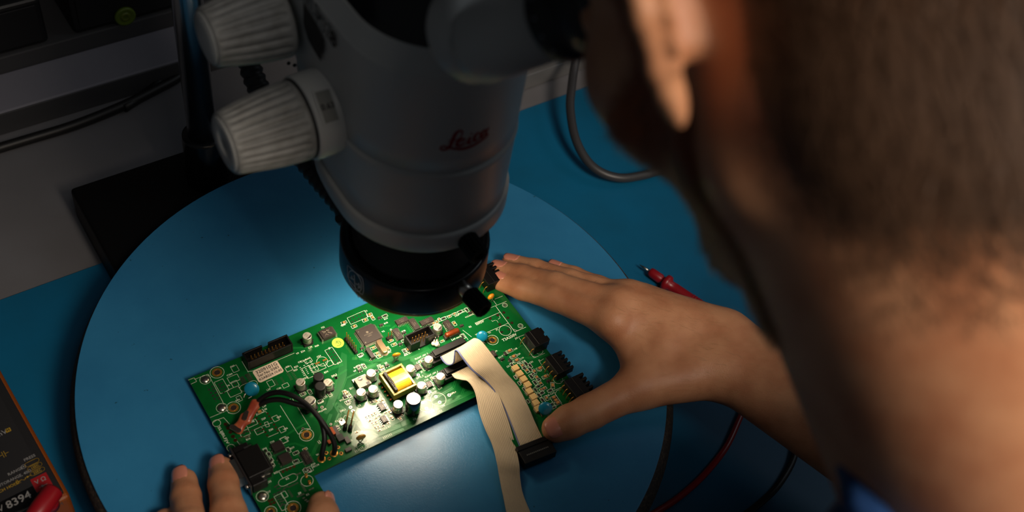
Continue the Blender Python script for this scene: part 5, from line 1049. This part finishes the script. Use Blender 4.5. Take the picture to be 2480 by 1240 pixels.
# --- head frame
TH = math.radians(48); HF = -B3*math.cos(TH)-Z3*math.sin(TH); HU = -B3*math.sin(TH)+Z3*math.cos(TH); HL = -A3
HC = at(1478, 30, 402)+A3*31-HF*85
HAX = np.array([HL, HF, HU])
def H(l, f, u): return HC+HL*l+HF*f+HU*u
def hs(l, f, u, *r, ax=None): return el(H(l, f, u), HAX if ax is None else ax, r)
C7 = loc(24, 370, 350); NB = H(0, -25, -45)
SHR, SHL = C7+A3*185-Z3*62+B3*18, C7-A3*185-Z3*72+B3*26
EAR = H(74, -6, -6)
def tilt(v, a): return v
ear_out = HL*.82-HF*.57; ear_out /= np.linalg.norm(ear_out); ear_f = HF*.82+HL*.57; ear_f /= np.linalg.norm(ear_f)
def ear(side):
    sgn = 1 if side > 0 else -1
    ex = HL*sgn*.5-HF*.87; ex /= np.linalg.norm(ex); ez = HU*.97-HF*.12; ez /= np.linalg.norm(ez); n_ = np.cross(ex, ez)*sgn
    if n_@(HL*sgn) < 0: n_ = -n_
    o = H(sgn*71, 1, 2)
    es = 1.12; p = lambda x, z, d=0: o+ex*x*es+ez*z*es+n_*d*1.25
    hel = [(4, -8, 2), (5, 10, 3), (9, 24, 4.5), (17, 31, 6), (25, 29, 7.5), (30, 19, 8.5), (30, 6, 8), (26, -8, 7), (20, -20, 6), (14, -28, 5)]
    hx = [rc(p(*hel[i]), p(*hel[i+1]), 3.6 if i < 6 else 3.2, 3.6 if i < 5 else 3.0) for i in range(len(hel)-1)]
    ant = [(14, 16, 4), (19, 10, 5.5), (20, 0, 6), (17, -10, 6), (12, -15, 5)]
    ax_ = [rc(p(*ant[i]), p(*ant[i+1]), 3.0) for i in range(4)]
    plate = el(p(15, 3, 2), np.array([ex, ez, n_]), (17, 30, 2.2)); lobe = el(p(11, -27, 3.5), np.array([ex, ez, n_]), (8, 10, 3.8)); trag = rc(p(2, -6, 4), p(3, -12, 4.5), 3.6)
    base = rc(p(6, 8, -2), p(8, -16, -2), 6)
    return U_(3, *hx, *ax_, plate, lobe, trag, base)
head = U_(16,
    hs(0, -8, 32, 77, 95, 74), hs(0, 38, -22, 60, 50, 62), hs(0, 10, -20, 68, 70, 60),
    U_(12, rc(H(56, 0, -55), H(18, 64, -90), 15, 12), rc(H(-56, 0, -55), H(-18, 64, -90), 15, 12), rc(H(-14, 68, -90), H(14, 68, -90), 12), hs(0, 62, -60, 32, 26, 30)),
    hs(44, 52, -24, 22, 24, 20), hs(-44, 52, -24, 22, 24, 20), rc(H(-30, 78, 16), H(30, 78, 16), 12),
    rc(H(0, 20, -70), H(0, -10, -85), 42, 48))
face = U_(4, U_(7, head, rc(H(0, 88, 8), H(0, 106, -28), 6, 9), rc(H(-9, 96, -32), H(9, 96, -32), 6), hs(0, 86, -52, 20, 8, 5), hs(0, 86, -60, 17, 8, 5)), ear(1), ear(-1))
face = ['s', 8, face, U_(2, hs(33, 96, -1, 13, 12, 9), hs(-33, 96, -1, 13, 12, 9))]
face = U_(2, face, hs(32, 82, -1, 12, 11, 11), hs(-32, 82, -1, 12, 11, 11))
neck = U_(24, rc(NB, loc(26, 350, 326), 56, 55), rc(H(0, -44, -28), C7-B3*6-Z3*6, 42, 42), rc(H(8, 42, -84), loc(26, 334, 306), 24, 34), rc(H(36, 4, -52), loc(12, 322, 352), 30, 40), rc(H(-36, 4, -52), loc(34, 326, 352), 30, 40), rc(H(40, -28, -30), loc(18, 340, 360), 28, 38), rc(H(4, 18, -78), loc(26, 334, 306), 34, 34), rc(H(-18, 18, -78), loc(34, 334, 306), 34, 36),
          rc(H(0, -46, -46), C7-Z3*10, 36, 40))
CH = C7-Z3*178+B3*48
torso = U_(50, rc(C7-Z3*62+B3*8, SHR, 50, 52), rc(C7-Z3*62+B3*8, SHL, 50, 52), el(CH, np.eye(3), (160, 98, 150)), rc(CH-A3*40, CH-A3*40-Z3*180+B3*25, 100, 105), rc(CH+A3*40, CH+A3*40-Z3*180+B3*25, 100, 105))
# --- arms and hands
def pz(x, y, z): return un(x, y, z)
def ik(sh, wr, l1, l2, hint):
    d = wr-sh; D = np.linalg.norm(d); D2 = min(D, l1+l2-2); x = (l1*l1-l2*l2+D2*D2)/(2*D2); h_ = math.sqrt(max(l1*l1-x*x, 0)); u = d/D; n_ = hint-u*(hint@u); n_ /= np.linalg.norm(n_); return sh+u*x+n_*h_
def finger(pts, rads, k=3): return U_(k, *[rc(pts[i], pts[i+1], rads[i], rads[i+1]) for i in range(len(pts)-1)])
W1, W2 = pz(1748, 825, 25), pz(1752, 893, 24)
idx = finger([pz(1213, 681, 9), pz(1266, 698, 15), pz(1345, 720, 23), pz(1484, 775, 33)], [7.6, 8.6, 9.8, 11.8])
mid = finger([pz(1208, 654, 8), pz(1264, 668, 14), pz(1345, 690, 23), pz(1500, 742, 33)], [7.4, 8.3, 9.4, 11.8])
rin = finger([pz(1236, 637, 7.5), pz(1296, 652, 12), pz(1380, 680, 19), pz(1525, 725, 28)], [7.0, 7.6, 8.6, 10.5])
lit = finger([pz(1340, 650, 7), pz(1390, 668, 10), pz(1448, 692, 15), pz(1560, 734, 22)], [6.4, 6.9, 7.5, 10])
thb = finger([pz(1346, 1038, 11), pz(1378, 1022, 13), pz(1428, 998, 15), pz(1545, 938, 20)], [9.6, 11.2, 11.8, 13.5])
knk = U_(5, el(pz(1484, 775, 36), np.eye(3), (10, 10, 9)), el(pz(1500, 742, 36), np.eye(3), (10, 10, 9)), el(pz(1528, 725, 31), np.eye(3), (9, 9, 8)))
palm = U_(10, rc(pz(1484, 768, 30), W1, 13, 19), rc(pz(1495, 780, 26), W2, 13, 19), rc(pz(1500, 735, 30), W1, 13, 19), rc(pz(1525, 717, 26), W1, 12, 18), rc(pz(1560, 734, 20), W1, 10, 17),
          rc(pz(1545, 938, 20), W2, 14.5, 20), rc(pz(1560, 930, 20), pz(1600, 850, 26), 12, 14), rc(pz(1508, 800, 26), pz(1560, 900, 20), 10, 13), rc(pz(1620, 800, 16), pz(1700, 860, 16), 17, 18))
WR = (W1+W2)/2; ELR = ik(SHR, WR+Z3*2, 300, 262, A3*1.0-Z3*.5+B3*.2); 
e1 = pz(2060, 1055, 30)
ELR = WR+(e1-WR)/np.linalg.norm(e1-WR)*262+Z3*12; print('elbow', ELR-S0, 'shoulder', SHR-S0, 'upper', np.linalg.norm(SHR-ELR))
side_ = np.cross(ELR-WR, Z3); side_ /= np.linalg.norm(side_)
fore = U_(16, rc(W1, ELR-side_*14+Z3*6, 19, 40), rc(W2, ELR+side_*14+Z3*6, 19, 40), rc(WR*.35+ELR*.65-side_*6, ELR, 34, 40), rc(ELR, SHR, 44, 56))
handR = U_(7, U_(.8, idx, mid, rin, lit), palm, knk, thb)
# left hand coming up from below the frame
LI = finger([pz(536, 1136, 11), pz(541, 1172, 16), pz(553, 1240, 25), pz(625, 1400, 40)], [8.0, 9.0, 10.2, 12])
LM = finger([pz(446, 1166, 8.5), pz(450, 1205, 13), pz(462, 1275, 24), pz(575, 1420, 42)], [8.2, 9.0, 9.8, 12])
LR = finger([pz(400, 1262, 8.5), pz(410, 1300, 13), pz(440, 1350, 22), pz(535, 1450, 38)], [7.8, 8.6, 9.4, 11])
LL = finger([pz(400, 1375, 8), pz(415, 1400, 12), pz(445, 1440, 18), pz(510, 1490, 30)], [6.8, 7.5, 8.2, 10])
LT = finger([pz(779, 1222, 18), pz(782, 1250, 20), pz(776, 1310, 24), pz(755, 1420, 34)], [8.2, 9.8, 10.6, 13])
LW1, LW2 = pz(690, 1640, 50), pz(770, 1620, 48)
palmL = U_(10, rc(pz(625, 1400, 38), LW2, 13, 20), rc(pz(575, 1420, 40), LW1, 13, 20), rc(pz(535, 1450, 34), LW1, 12, 19), rc(pz(510, 1490, 26), LW1, 11, 19), rc(pz(755, 1420, 34), LW2, 14, 20), rc(pz(745, 1450, 34), pz(650, 1430, 32), 12, 13))
LW = (LW1+LW2)/2; ELL = ik(SHL, LW, 300, 262, -A3*.35-Z3*.5+B3*.8)
foreL = U_(16, rc(LW1, ELL-A3*8, 19, 38), rc(LW2, ELL+A3*8, 19, 38), rc(LW*.35+ELL*.65, ELL, 34, 40), rc(ELL, SHL, 44, 56))
handL = U_(7, U_(.8, LI, LM, LR, LL), palmL, LT)
print('elbowL', ELL-S0, 'C7', C7-S0, 'HC', HC-S0, 'LW', LW-S0)
body = U_(10, face, neck, torso, U_(8, fore, handR), U_(8, foreL, handL))
prep(body); 
import time; t0_ = time.time()
allp = np.array([SHR, SHL, ELR, ELL, HC, LW, pz(1222, 620, 9), pz(400, 1262, 8), CH-A3*150, CH+A3*150]); lo = allp.min(0)-75; hi = allp.max(0)+75
lo[2] = -10.; lo[1] = min(lo[1], CH[1]-120); hi[2] = HC[2]+150
V, Q = polygonise(body, 2.0, lo, hi)
for _ in range(1):      # one light smoothing pass
    acc = np.zeros_like(V); n_ = np.zeros(len(V))
    for a, b in ((0, 1), (1, 2), (2, 3), (3, 0)):
        for i_, j_ in ((a, b), (b, a)): np.add.at(acc, Q[:, i_], V[Q[:, j_]]); np.add.at(n_, Q[:, i_], 1)
    V = V*.5+.5*acc/np.maximum(n_, 1)[:, None]
N = np.zeros_like(V); fn = np.cross(V[Q[:, 2]]-V[Q[:, 0]], V[Q[:, 3]]-V[Q[:, 1]])
for k in range(4): np.add.at(N, Q[:, k], fn)
N /= np.linalg.norm(N, axis=1)[:, None]+1e-9
print('body', len(V), 'time', time.time()-t0_)
person = empty('person', loc(60, 380, -45), 'bearded person in a blue shirt bending to the microscope with both hands on the board', 'person')
PW = WORLD['person']
# hair regions in head coordinates
LF = (V-HC)@HAX.T; l_, f_, u_ = LF.T
def sstep(a, b, x): t = np.clip((x-a)/(b-a), 0, 1); return t*t*(3-2*t)
vn = np.sin(V[:, 0]*.31+1)*np.sin(V[:, 1]*.27)*np.sin(V[:, 2]*.33)*.5
al = np.abs(l_); near = (np.linalg.norm(V-HC, axis=1) < 190)&(V[:, 2] > 330)
hl = np.where(f_ < -5, -56-(-f_-5)*.22, np.where(f_ < 22, -8+(f_-(-5))*.9, 20+(f_-22)*.85))      # lower hair limit
scalp = near*sstep(hl-9, hl+7, u_+vn*6)*sstep(100, 60, f_-(u_-20)*.2)
earm = (al > 70)&(f_ > -26)&(f_ < 14)&(u_ > -44)&(u_ < 30)&(al > 71+0*f_); scalp = np.where((al > 76)&(f_ > -34)&(f_ < 12)&(u_ < 40)&(u_ > -56), 0, scalp)
scalp = np.where((f_ > -24)&(f_ < 4)&(u_ < 30)&(al > 55), 0, scalp)
jl = -14-(f_-12)*.55                                                                          # cheek line of the beard
bl = np.where(u_ < -40, np.clip(5+(-40-u_)*.22, 5, 22), 6); beard = near*sstep(bl-2, bl+9, f_)*sstep(jl+10, jl-4, u_)*sstep(-124, -106, u_)*(N@HAX[1] > -.75)
side = near*(f_ > 6)*(f_ < 24)*(u_ < 34)*(u_ > -40)*(al > 52)
beard = np.maximum(beard, side*sstep(4, 9, f_)*sstep(26, 19, f_)); beard = np.where((al > 76)&(f_ < 30)&(u_ > -56)&(al > 70), 0, beard); beard = np.where((f_ > 84)&(al < 22)&(u_ > -68)&(u_ < -46), 0, beard)
nape = near*sstep(-10, -45, f_)*sstep(-118, -60, u_)*.55*(u_ < -40)
hairy = np.clip(np.maximum.reduce([scalp*.92, beard*.85, nape*.35]), 0, 1)
me = np_mesh('body', V, Q, PW, ['skin']); at_ = me.attributes.new('hairy', 'FLOAT', 'POINT'); at_.data.foreach_set('value', hairy.astype(np.float32))
bo = bpy.data.objects.new('body', me); COL.objects.link(bo); bo.parent = person; WORLD[bo.name] = PW
def strands(name, mt, wgt, n, L0, L1, width, flow, lift, jit, seed, curl=.0, clump=.0):
    rng = np.random.default_rng(seed); p = wgt/wgt.sum(); ix = rng.choice(len(V), n, p=p)
    b = V[ix]+rng.normal(0, .8, (n, 3)); nn = N[ix]; fl = flow(ix)+rng.normal(0, jit, (n, 3)); fl -= nn*(fl*nn).sum(1)[:, None]; fl /= np.linalg.norm(fl, axis=1)[:, None]+1e-9
    L = rng.uniform(L0, L1, n)*(.45+.55*np.clip(wgt[ix], 0, 1)); d = fl+nn*lift; d /= np.linalg.norm(d, axis=1)[:, None]; sd = np.cross(d, nn); sd /= np.linalg.norm(sd, axis=1)[:, None]+1e-9
    p0 = b-nn*.5; p1 = b+d*L[:, None]*.5; p2 = b+(d*.96-nn*lift*.35+rng.normal(0, curl+.02, (n, 3)))*L[:, None]; w_ = width*rng.uniform(.7, 1.3, n)[:, None]
    VV = np.stack([p0-sd*w_/2, p0+sd*w_/2, p1-sd*w_*.4, p1+sd*w_*.4, p2-sd*w_*.08, p2+sd*w_*.08], 1).reshape(-1, 3)
    k = np.arange(n)[:, None]*6; QQ = np.concatenate([k+np.array([0, 1, 3, 2]), k+np.array([2, 3, 5, 4])])
    me = np_mesh(name, VV, QQ, PW, [mt], False); o = bpy.data.objects.new(name, me); COL.objects.link(o); o.parent = person; o['kind'] = 'stuff'; return o
def fl_scalp(ix):   # combed back over the crown and down to the nape
    back = -HF*1.0+HU*0; dn = -HU*1.0; t = np.clip((-f_[ix]+10)/70, 0, 1)[:, None]; return back*(1-t)+dn*t+HF*0
def fl_beard(ix): return np.tile(-HU*1.0+HF*.35, (len(ix), 1))
strands('hair', 'hair_dark', np.where(scalp > .05, scalp, 0), 42000, 14, 26, .42, fl_scalp, .34, .25, 1)
strands('beard', 'hair_beard', np.where(beard > .05, beard, 0), 24000, 7, 13, .36, fl_beard, .55, .35, 2)
strands('neck_hair', 'hair_dark', np.where(nape > .03, nape, 0)*(scalp < .4), 5200, 7, 15, .26, lambda ix: np.tile(-HU*1.0, (len(ix), 1))+HL[None]*np.sign(l_[ix])[:, None]*-.4, .25, .4, 3)
# fine hair on the forearm and the back of the right hand
q_ = V-WR; ax = (ELR-WR)/np.linalg.norm(ELR-WR); t_ = q_@ax; arm = ((t_ > -70)&(t_ < 220)&(V[:, 2] > 18)&(V[:, 0] > pz(1560, 820, 20)[0]-20)&(N[:, 2] > -.1)&(np.linalg.norm(q_-t_[:, None]*ax, axis=1) < 60)&(V[:, 1] > CH[1]+60)).astype(float)
strands('arm_hair', 'hair_fine', arm, 3600, 3.5, 8, .09, lambda ix: np.tile(-ax+side_*.5, (len(ix), 1)), .18, .35, 5)
# fingernails
def nail(tip, back, up, Ln, W, r, lab=None):
    tip, back = np.asarray(tip, float), np.asarray(back, float); x = tip-back; x /= np.linalg.norm(x); up = np.asarray(up, float); up = up-x*(up@x); up /= np.linalg.norm(up); y = np.cross(up, x)
    nu, nv = 9, 7; VV = []
    for i in range(nu):
        for j in range(nv):
            s_ = -1+2*i/(nu-1); t = -1+2*j/(nv-1); w_ = W/2*math.sqrt(max(0, 1-abs(s_)**3.2*.75)); an = t*w_/r
            VV.append(tip+x*(s_*Ln/2+0-(s_ > 0)*s_*s_*0)+y*(r*math.sin(an))+up*(r*math.cos(an)-r*.02-.5*max(0, s_)**2-.35*(1-abs(t))*0))
    m = MB(); m.add(VV, [(i*nv+j, i*nv+j+1, (i+1)*nv+j+1, (i+1)*nv+j) for i in range(nu-1) for j in range(nv-1)], 0, True)
    n0 = m.n; low = [v_-up*.7 for v_ in VV]; m.add(low, [(i*nv+j, (i+1)*nv+j, (i+1)*nv+j+1, i*nv+j+1) for i in range(nu-1) for j in range(nv-1)], 0, True)
    ring_ = [j for j in range(nv)]+[i*nv+nv-1 for i in range(1, nu)]+[(nu-1)*nv+j for j in range(nv-2, -1, -1)]+[i*nv for i in range(nu-2, 0, -1)]
    for a_, b_ in zip(ring_, ring_[1:]+ring_[:1]): m.f.append([b_, a_, n0+a_, n0+b_]); m.m.append(0); m.sm.append(False)
    for i in range(len(m.f)):
        pass
    o = m.build('fingernail', 'nail', person, org=PW); o.location = (0, 0, 0)
    return o
vz = lambda p, c_: (CAM-p)/np.linalg.norm(CAM-p)*c_
def nail_on(p0, p1, r0, up, Ln, W, back=0.): 
    d = (p0-p1)/np.linalg.norm(p0-p1); c = p0-d*back; return nail(c, c-d*5, up, Ln, W, r0+.35)
tA, tB = pz(1346, 1038, 11), pz(1378, 1022, 13); nail_on(tA, tB, 9.7, Z3+BV*-.25-BU*.1, 14, 14.5, -1)
nail_on(pz(1236, 637, 7.5), pz(1296, 652, 12), 7.0, Z3*.8+B3*-.5, 11.5, 10.5, 1); nail_on(pz(1340, 650, 7), pz(1390, 668, 10), 6.4, Z3*.8+B3*-.5, 9.5, 9, 1)
nail_on(pz(1213, 681, 9), pz(1266, 698, 15), 7.6, Z3*.8+B3*-.6-A3*.1, 11.5, 11, 1); nail_on(pz(1208, 654, 8), pz(1264, 668, 14), 7.4, Z3*.8+B3*-.6, 11.5, 11, 1)
nail_on(pz(446, 1166, 8.5), pz(450, 1205, 13), 8.2, Z3+B3*.0-A3*.35, 14, 11.5, 0); nail_on(pz(536, 1136, 11), pz(541, 1172, 16), 8.0, Z3-A3*.25+B3*-.6, 12, 11, 0)
nail_on(pz(779, 1222, 18), pz(782, 1250, 20), 8.3, Z3*.5+A3*.8, 12, 11, 1)
# shirt: same distance-field way, coarser
def infl(s, k):
    if s[0] == 'rc': return ('rc', s[1], s[2], s[3]+k, s[4]+k)
    if s[0] == 'el': return ('el', s[1], s[2], s[3]+k)
    return ['u', s[1]]+[[infl(c, k) for c in s[2]]]
tor2 = infl(torso, 7); CN = C7-B3*CO_B-Z3*CO_Z
slv = U_(12, rc(SHR, SHR*.35+ELR*.65, 68, 62), rc(SHR*.35+ELR*.65, ELR, 62, 60)); slv2 = U_(12, rc(SHL, SHL*.35+ELL*.65, 68, 62), rc(SHL*.35+ELL*.65, ELL, 62, 60))
low = U_(40, rc(CH-A3*40-Z3*180+B3*25, CH-A3*45-Z3*420+B3*70, 112, 118), rc(CH+A3*40-Z3*180+B3*25, CH+A3*45-Z3*420+B3*70, 112, 118))
sc_ = lambda t: Z3*(30*max(0, math.sin(t))-14*max(0, -math.sin(t)))
K_ = 14; rp = lambda i: CN+CO_R*(A3*math.cos(2*math.pi*i/K_)+B3*math.sin(2*math.pi*i/K_))+sc_(2*math.pi*i/K_)
col_ = U_(3, *[rc(rp(i), rp(i+1), 8) for i in range(K_)])
shirt = U_(8, U_(30, tor2, slv, slv2, low, rc(CN-Z3*72+B3*26, CN-Z3*10+B3*8, 80, 62)), col_); bore = rc(CN+Z3*90-B3*30, CN-Z3*25, CO_R+2, CO_R-8)
shirt = ['s', 4, shirt, bore]; al2 = np.array([SHR, SHL, ELR, ELL, CH, CH-Z3*420+B3*70]); lo2 = al2.min(0)-130; hi2 = al2.max(0)+130
V2, Q2 = polygonise(shirt, 4.5, lo2, hi2)
me = np_mesh('shirt', V2, Q2, PW, ['shirt_blue']); so = bpy.data.objects.new('shirt', me); COL.objects.link(so); so.parent = person; so['label'] = 'blue shirt'
print('person done', time.time()-t0_)
# ------------------------------------------------------------------ multimeter at the lower left
mz = -14.; p0, p1 = un(0, 893, mz), un(193, 1240, mz); d = (p1-p0)/np.linalg.norm(p1-p0); nrm = np.array([d[1], -d[0], 0]); 
if nrm@(un(-100, 1000, mz)-p0) < 0: nrm = -nrm
MX = -nrm; MY = -d; MAX = (MX, MY, Z3)                                   # face right, face up (away), out
mm_c = p0+d*10+nrm*46; mm_c = mm_c*np.array([1, 1, 0])+Z3*BENCH_Z
mm = empty('multimeter', mm_c, 'black handheld multimeter with orange edge at the lower left corner', 'multimeter')
Lm = 190; cc = p0+d*15+nrm*46
def face(x, y, z=mz+.6): return un(x, y, z)
m = MB(); m.box(cc*np.array([1, 1, 0])+Z3*(BENCH_Z+(mz-2-BENCH_Z)/2), (92, Lm, mz-2-BENCH_Z), MAX); m.build('holster', 'meter_orange', mm, bevel=3, bseg=3)
m = MB(); m.box(cc*np.array([1, 1, 0])+Z3*(mz-1.2), (87, Lm-6, 5), MAX); m.build('casing', 'meter_black', mm, bevel=1)
m = MB(); m.box(cc*np.array([1, 1, 0])+Z3*(mz+1.1), (76, Lm-18, .6), MAX); m.build('face_plate', mat('meter_face', '#222224', .45), mm)
fz = mz+1.45
def F2(x, y): return un(x, y, fz)
def ft(m, txt, x, y, s, sp=1.0): m.text(txt, (0, 0), s*.62, 0, F2(x, y), MAX, t=.05, bold=.012, sx=sp)
def pxi(x, y): return x/3.443, 880+y/3.444
m = MB(); ft(m, 'PRESS', *pxi(247, 788), 4.6); ft(m, 'RANGE', *pxi(128, 900), 4.6); ft(m, 'AUTORANGE, 40\u03a9', *pxi(110, 965), 4.6, .95); m.text('8394', (0, 0), 7.6, 0, F2(*pxi(157, 1145))+Z3*.65, MAX, t=.05, bold=.012); ft(m, 'mV', *pxi(12, 585), 8); m.text('V', (0, 0), 6, 0, F2(*pxi(8, 1218))+Z3*.65, MAX, t=.05)
c_ = F2(*pxi(196, 862)); m.ring((0, 0), 1.2, 1.5, c_, MAX); m.disc((0, 0), .5, c_, MAX); tag(m.build('white_lettering', 'meter_white', mm), kind='stuff')
m = MB(); ft(m, 'SEC', *pxi(300, 858), 3.9); ft(m, '1', *pxi(266, 876), 3.9); ft(m, '2SEC', *pxi(312, 902), 3.9); ft(m, 'TOUCH HOLD:', *pxi(40, 1050), 4.6)
for x, y in ((266, 828), (290, 862), (312, 902)):
    c_ = F2(*pxi(x, y)); th = np.linspace(-math.pi/2, math.pi/2, 8); m.stroke([(3+1.5*math.cos(t), 1.5*math.sin(t)) for t in th]+[(-3-1.5*math.cos(t), -1.5*math.sin(t)) for t in th], .3, c_, MAX, .05, closed=True)
c_ = F2(*pxi(68, 557)); m.prism([(-1.6, -1.5), (1.6, -1.5), (1.6, 1.5), (-1.6, 1.5)], 0, .05, 0, c_, MAX)
for x, y in ((32, 758), (145, 990)):
    c_ = F2(*pxi(x, y)); k_ = .7 if x < 100 else .45
    for s in (-1, 1): m.stroke([(s*.9*k_, -3*k_), (s*.9*k_, 3*k_)], .35, c_, MAX); m.stroke([(s*.9*k_, 0), (s*4*k_, 0)], .35, c_, MAX)
c_ = F2(*pxi(190, 972)); m.stroke([(-1.8, 0), (-.9, .7), (0, 0), (.9, -.7), (1.8, 0)], .35, c_, MAX); c_ = F2(*pxi(235, 944)); m.stroke([(-2, 0), (2, 0)], .3, c_, MAX); m.prism([(-.8, -.8), (.8, 0), (-.8, .8)], 0, .05, 0, c_, MAX)
m.build('yellow_lettering', 'meter_yellow', mm)
m = MB(); c_ = F2(*pxi(68, 557)); m.text('H', (0, 0), 2.6, 0, c_+Z3*.06, MAX, bold=.03); m.build('key_letter', 'black_print', mm)
m = MB(); c_ = F2(*pxi(350, 1000)); m.prism([(-5, -4.5), (5, -4.5), (5, 6), (-5, 6)], 0, .06, 0, c_, MAX); m.build('red_patch', 'meter_red', mm)
m = MB(); m.text('V \u03a9', (0, 2.2), 4.2, 0, c_+Z3*.08, MAX, bold=.01); m.stroke([(-2.4, -2), (2.4, -2)], .3, c_+Z3*.08, MAX); m.prism([(-1, -3.0), (1, -2), (-1, -1)], .1, .14, 0, c_, MAX); m.build('input_lettering', 'meter_white', mm)
m = MB(); m.text('COM', (0, 0), 3.6, 0, F2(*pxi(472, 1195)), MAX); m.build('common_lettering', mat('meter_dim', '#3c3c3e', .5), mm)
m = MB(); c_ = F2(*pxi(170, 1150)); m.box(c_-MX*14+Z3*.3, (48, 11, .6), MAX); m.build('number_plate', 'black_gloss', mm)
pa, pb2 = un(*pxi(458, 1045), fz+8), un(*pxi(300, 1265), fz+8); ad = (pb2-pa)/np.linalg.norm(pb2-pa)
m = MB(); m.lathe([(4.5, 0), (6.2, 1.5), (6.4, 14), (5.8, 24), (4.6, 26), (4.6, 28), (5, 28.5), (5, 31), (4.4, 31.5), (4.4, 34), (4.8, 34.5), (4.6, 37), (3.4, 44)], pa, ad, 20); m.cyl(pa+ad*8-Z3*8.5, pa+ad*8, 6.0, seg=20); m.tube([pa+ad*42, pa+ad*80-Z3*8, pa+ad*150-Z3*34], 2, 8)
tag(m.build('test_lead_plug', 'red_plastic'), 'red right-angle test plug sitting on the multimeter face', 'plug')
# ------------------------------------------------------------------ test probe, leads and cables on the bench
z0 = BENCH_Z+5.5; p0, p1 = un(1573, 657, z0), un(1760, 786, z0); d = (p1-p0)/np.linalg.norm(p1-p0); tp = un(1549, 641, z0)
pb_ = empty('test_probe', p0*np.array([1, 1, 0])+Z3*BENCH_Z, 'red test probe with bare metal tip on the blue mat behind the wrist', 'probe')
m = MB(); m.lathe([(.9, 0), (1, 2), (1, 9), (.35, 13.5)][::-1] if 0 else [(1.0, 0), (1.0, np.linalg.norm(tp-p0)-4), (.25, np.linalg.norm(tp-p0))], p0, tp-p0, 12); m.build('metal_tip', 'steel', pb_)
L = np.linalg.norm(p1-p0); m = MB(); m.lathe([(2.0, 0), (3.6, .6), (4.0, 3), (4.1, 11), (3.4, 12), (3.4, 14), (6.6, 15), (7.0, 17), (6.6, 19), (4.2, 20.5), (4.6, 26), (5.0, L-4), (4.6, L)], p0, d, 28); m.build('handle', 'red_plastic', pb_)
m = MB()
for k in range(10): m.torus(p0+d*(L*.55+k*2.2), 4.75, .55, d, 24, 6)
m.build('grip_rings', 'red_plastic', pb_)
cz = BENCH_Z+3
m = MB(); m.tube([un(x, y, cz) for x, y in ((1758, 785), (1800, 830), (1822, 880), (1818, 930), (1806, 975), (1788, 1020), (1757, 1085), (1705, 1150), (1650, 1200), (1590, 1240), (1500, 1290), (1400, 1350))], 2.4, 12, sub=6); tag(m.build('test_lead', 'cable_red'), 'thin red lead curving from under the forearm across the blue mat', 'cable')
m = MB(); m.tube([un(x, y, cz+.3) for x, y in ((1850, 900), (1890, 960), (1918, 1010), (1929, 1060), (1920, 1115), (1885, 1175), (1845, 1215), (1800, 1250), (1720, 1300), (1600, 1380))], 2.5, 12, sub=6); tag(m.build('test_lead', 'wire_black'), 'thin black lead curving right of the red lead under the elbow', 'cable')
m = MB(); m.tube([un(x, y, z) for x, y, z in ((1420, 60, 10), (1400, 120, 0), (1390, 170, -10), (1384, 215, -14), (1381, 262, -18), (1392, 330, -24), (1418, 384, -30), (1455, 417, -34), (1505, 431, -37), (1560, 424, -39), (1610, 412, -40), (1700, 420, -41), (1800, 450, -41))], 3.9, 14, sub=6); tag(m.build('cable', 'cable_grey'), 'thick grey cable looping over the blue mat behind the cheek', 'cable')
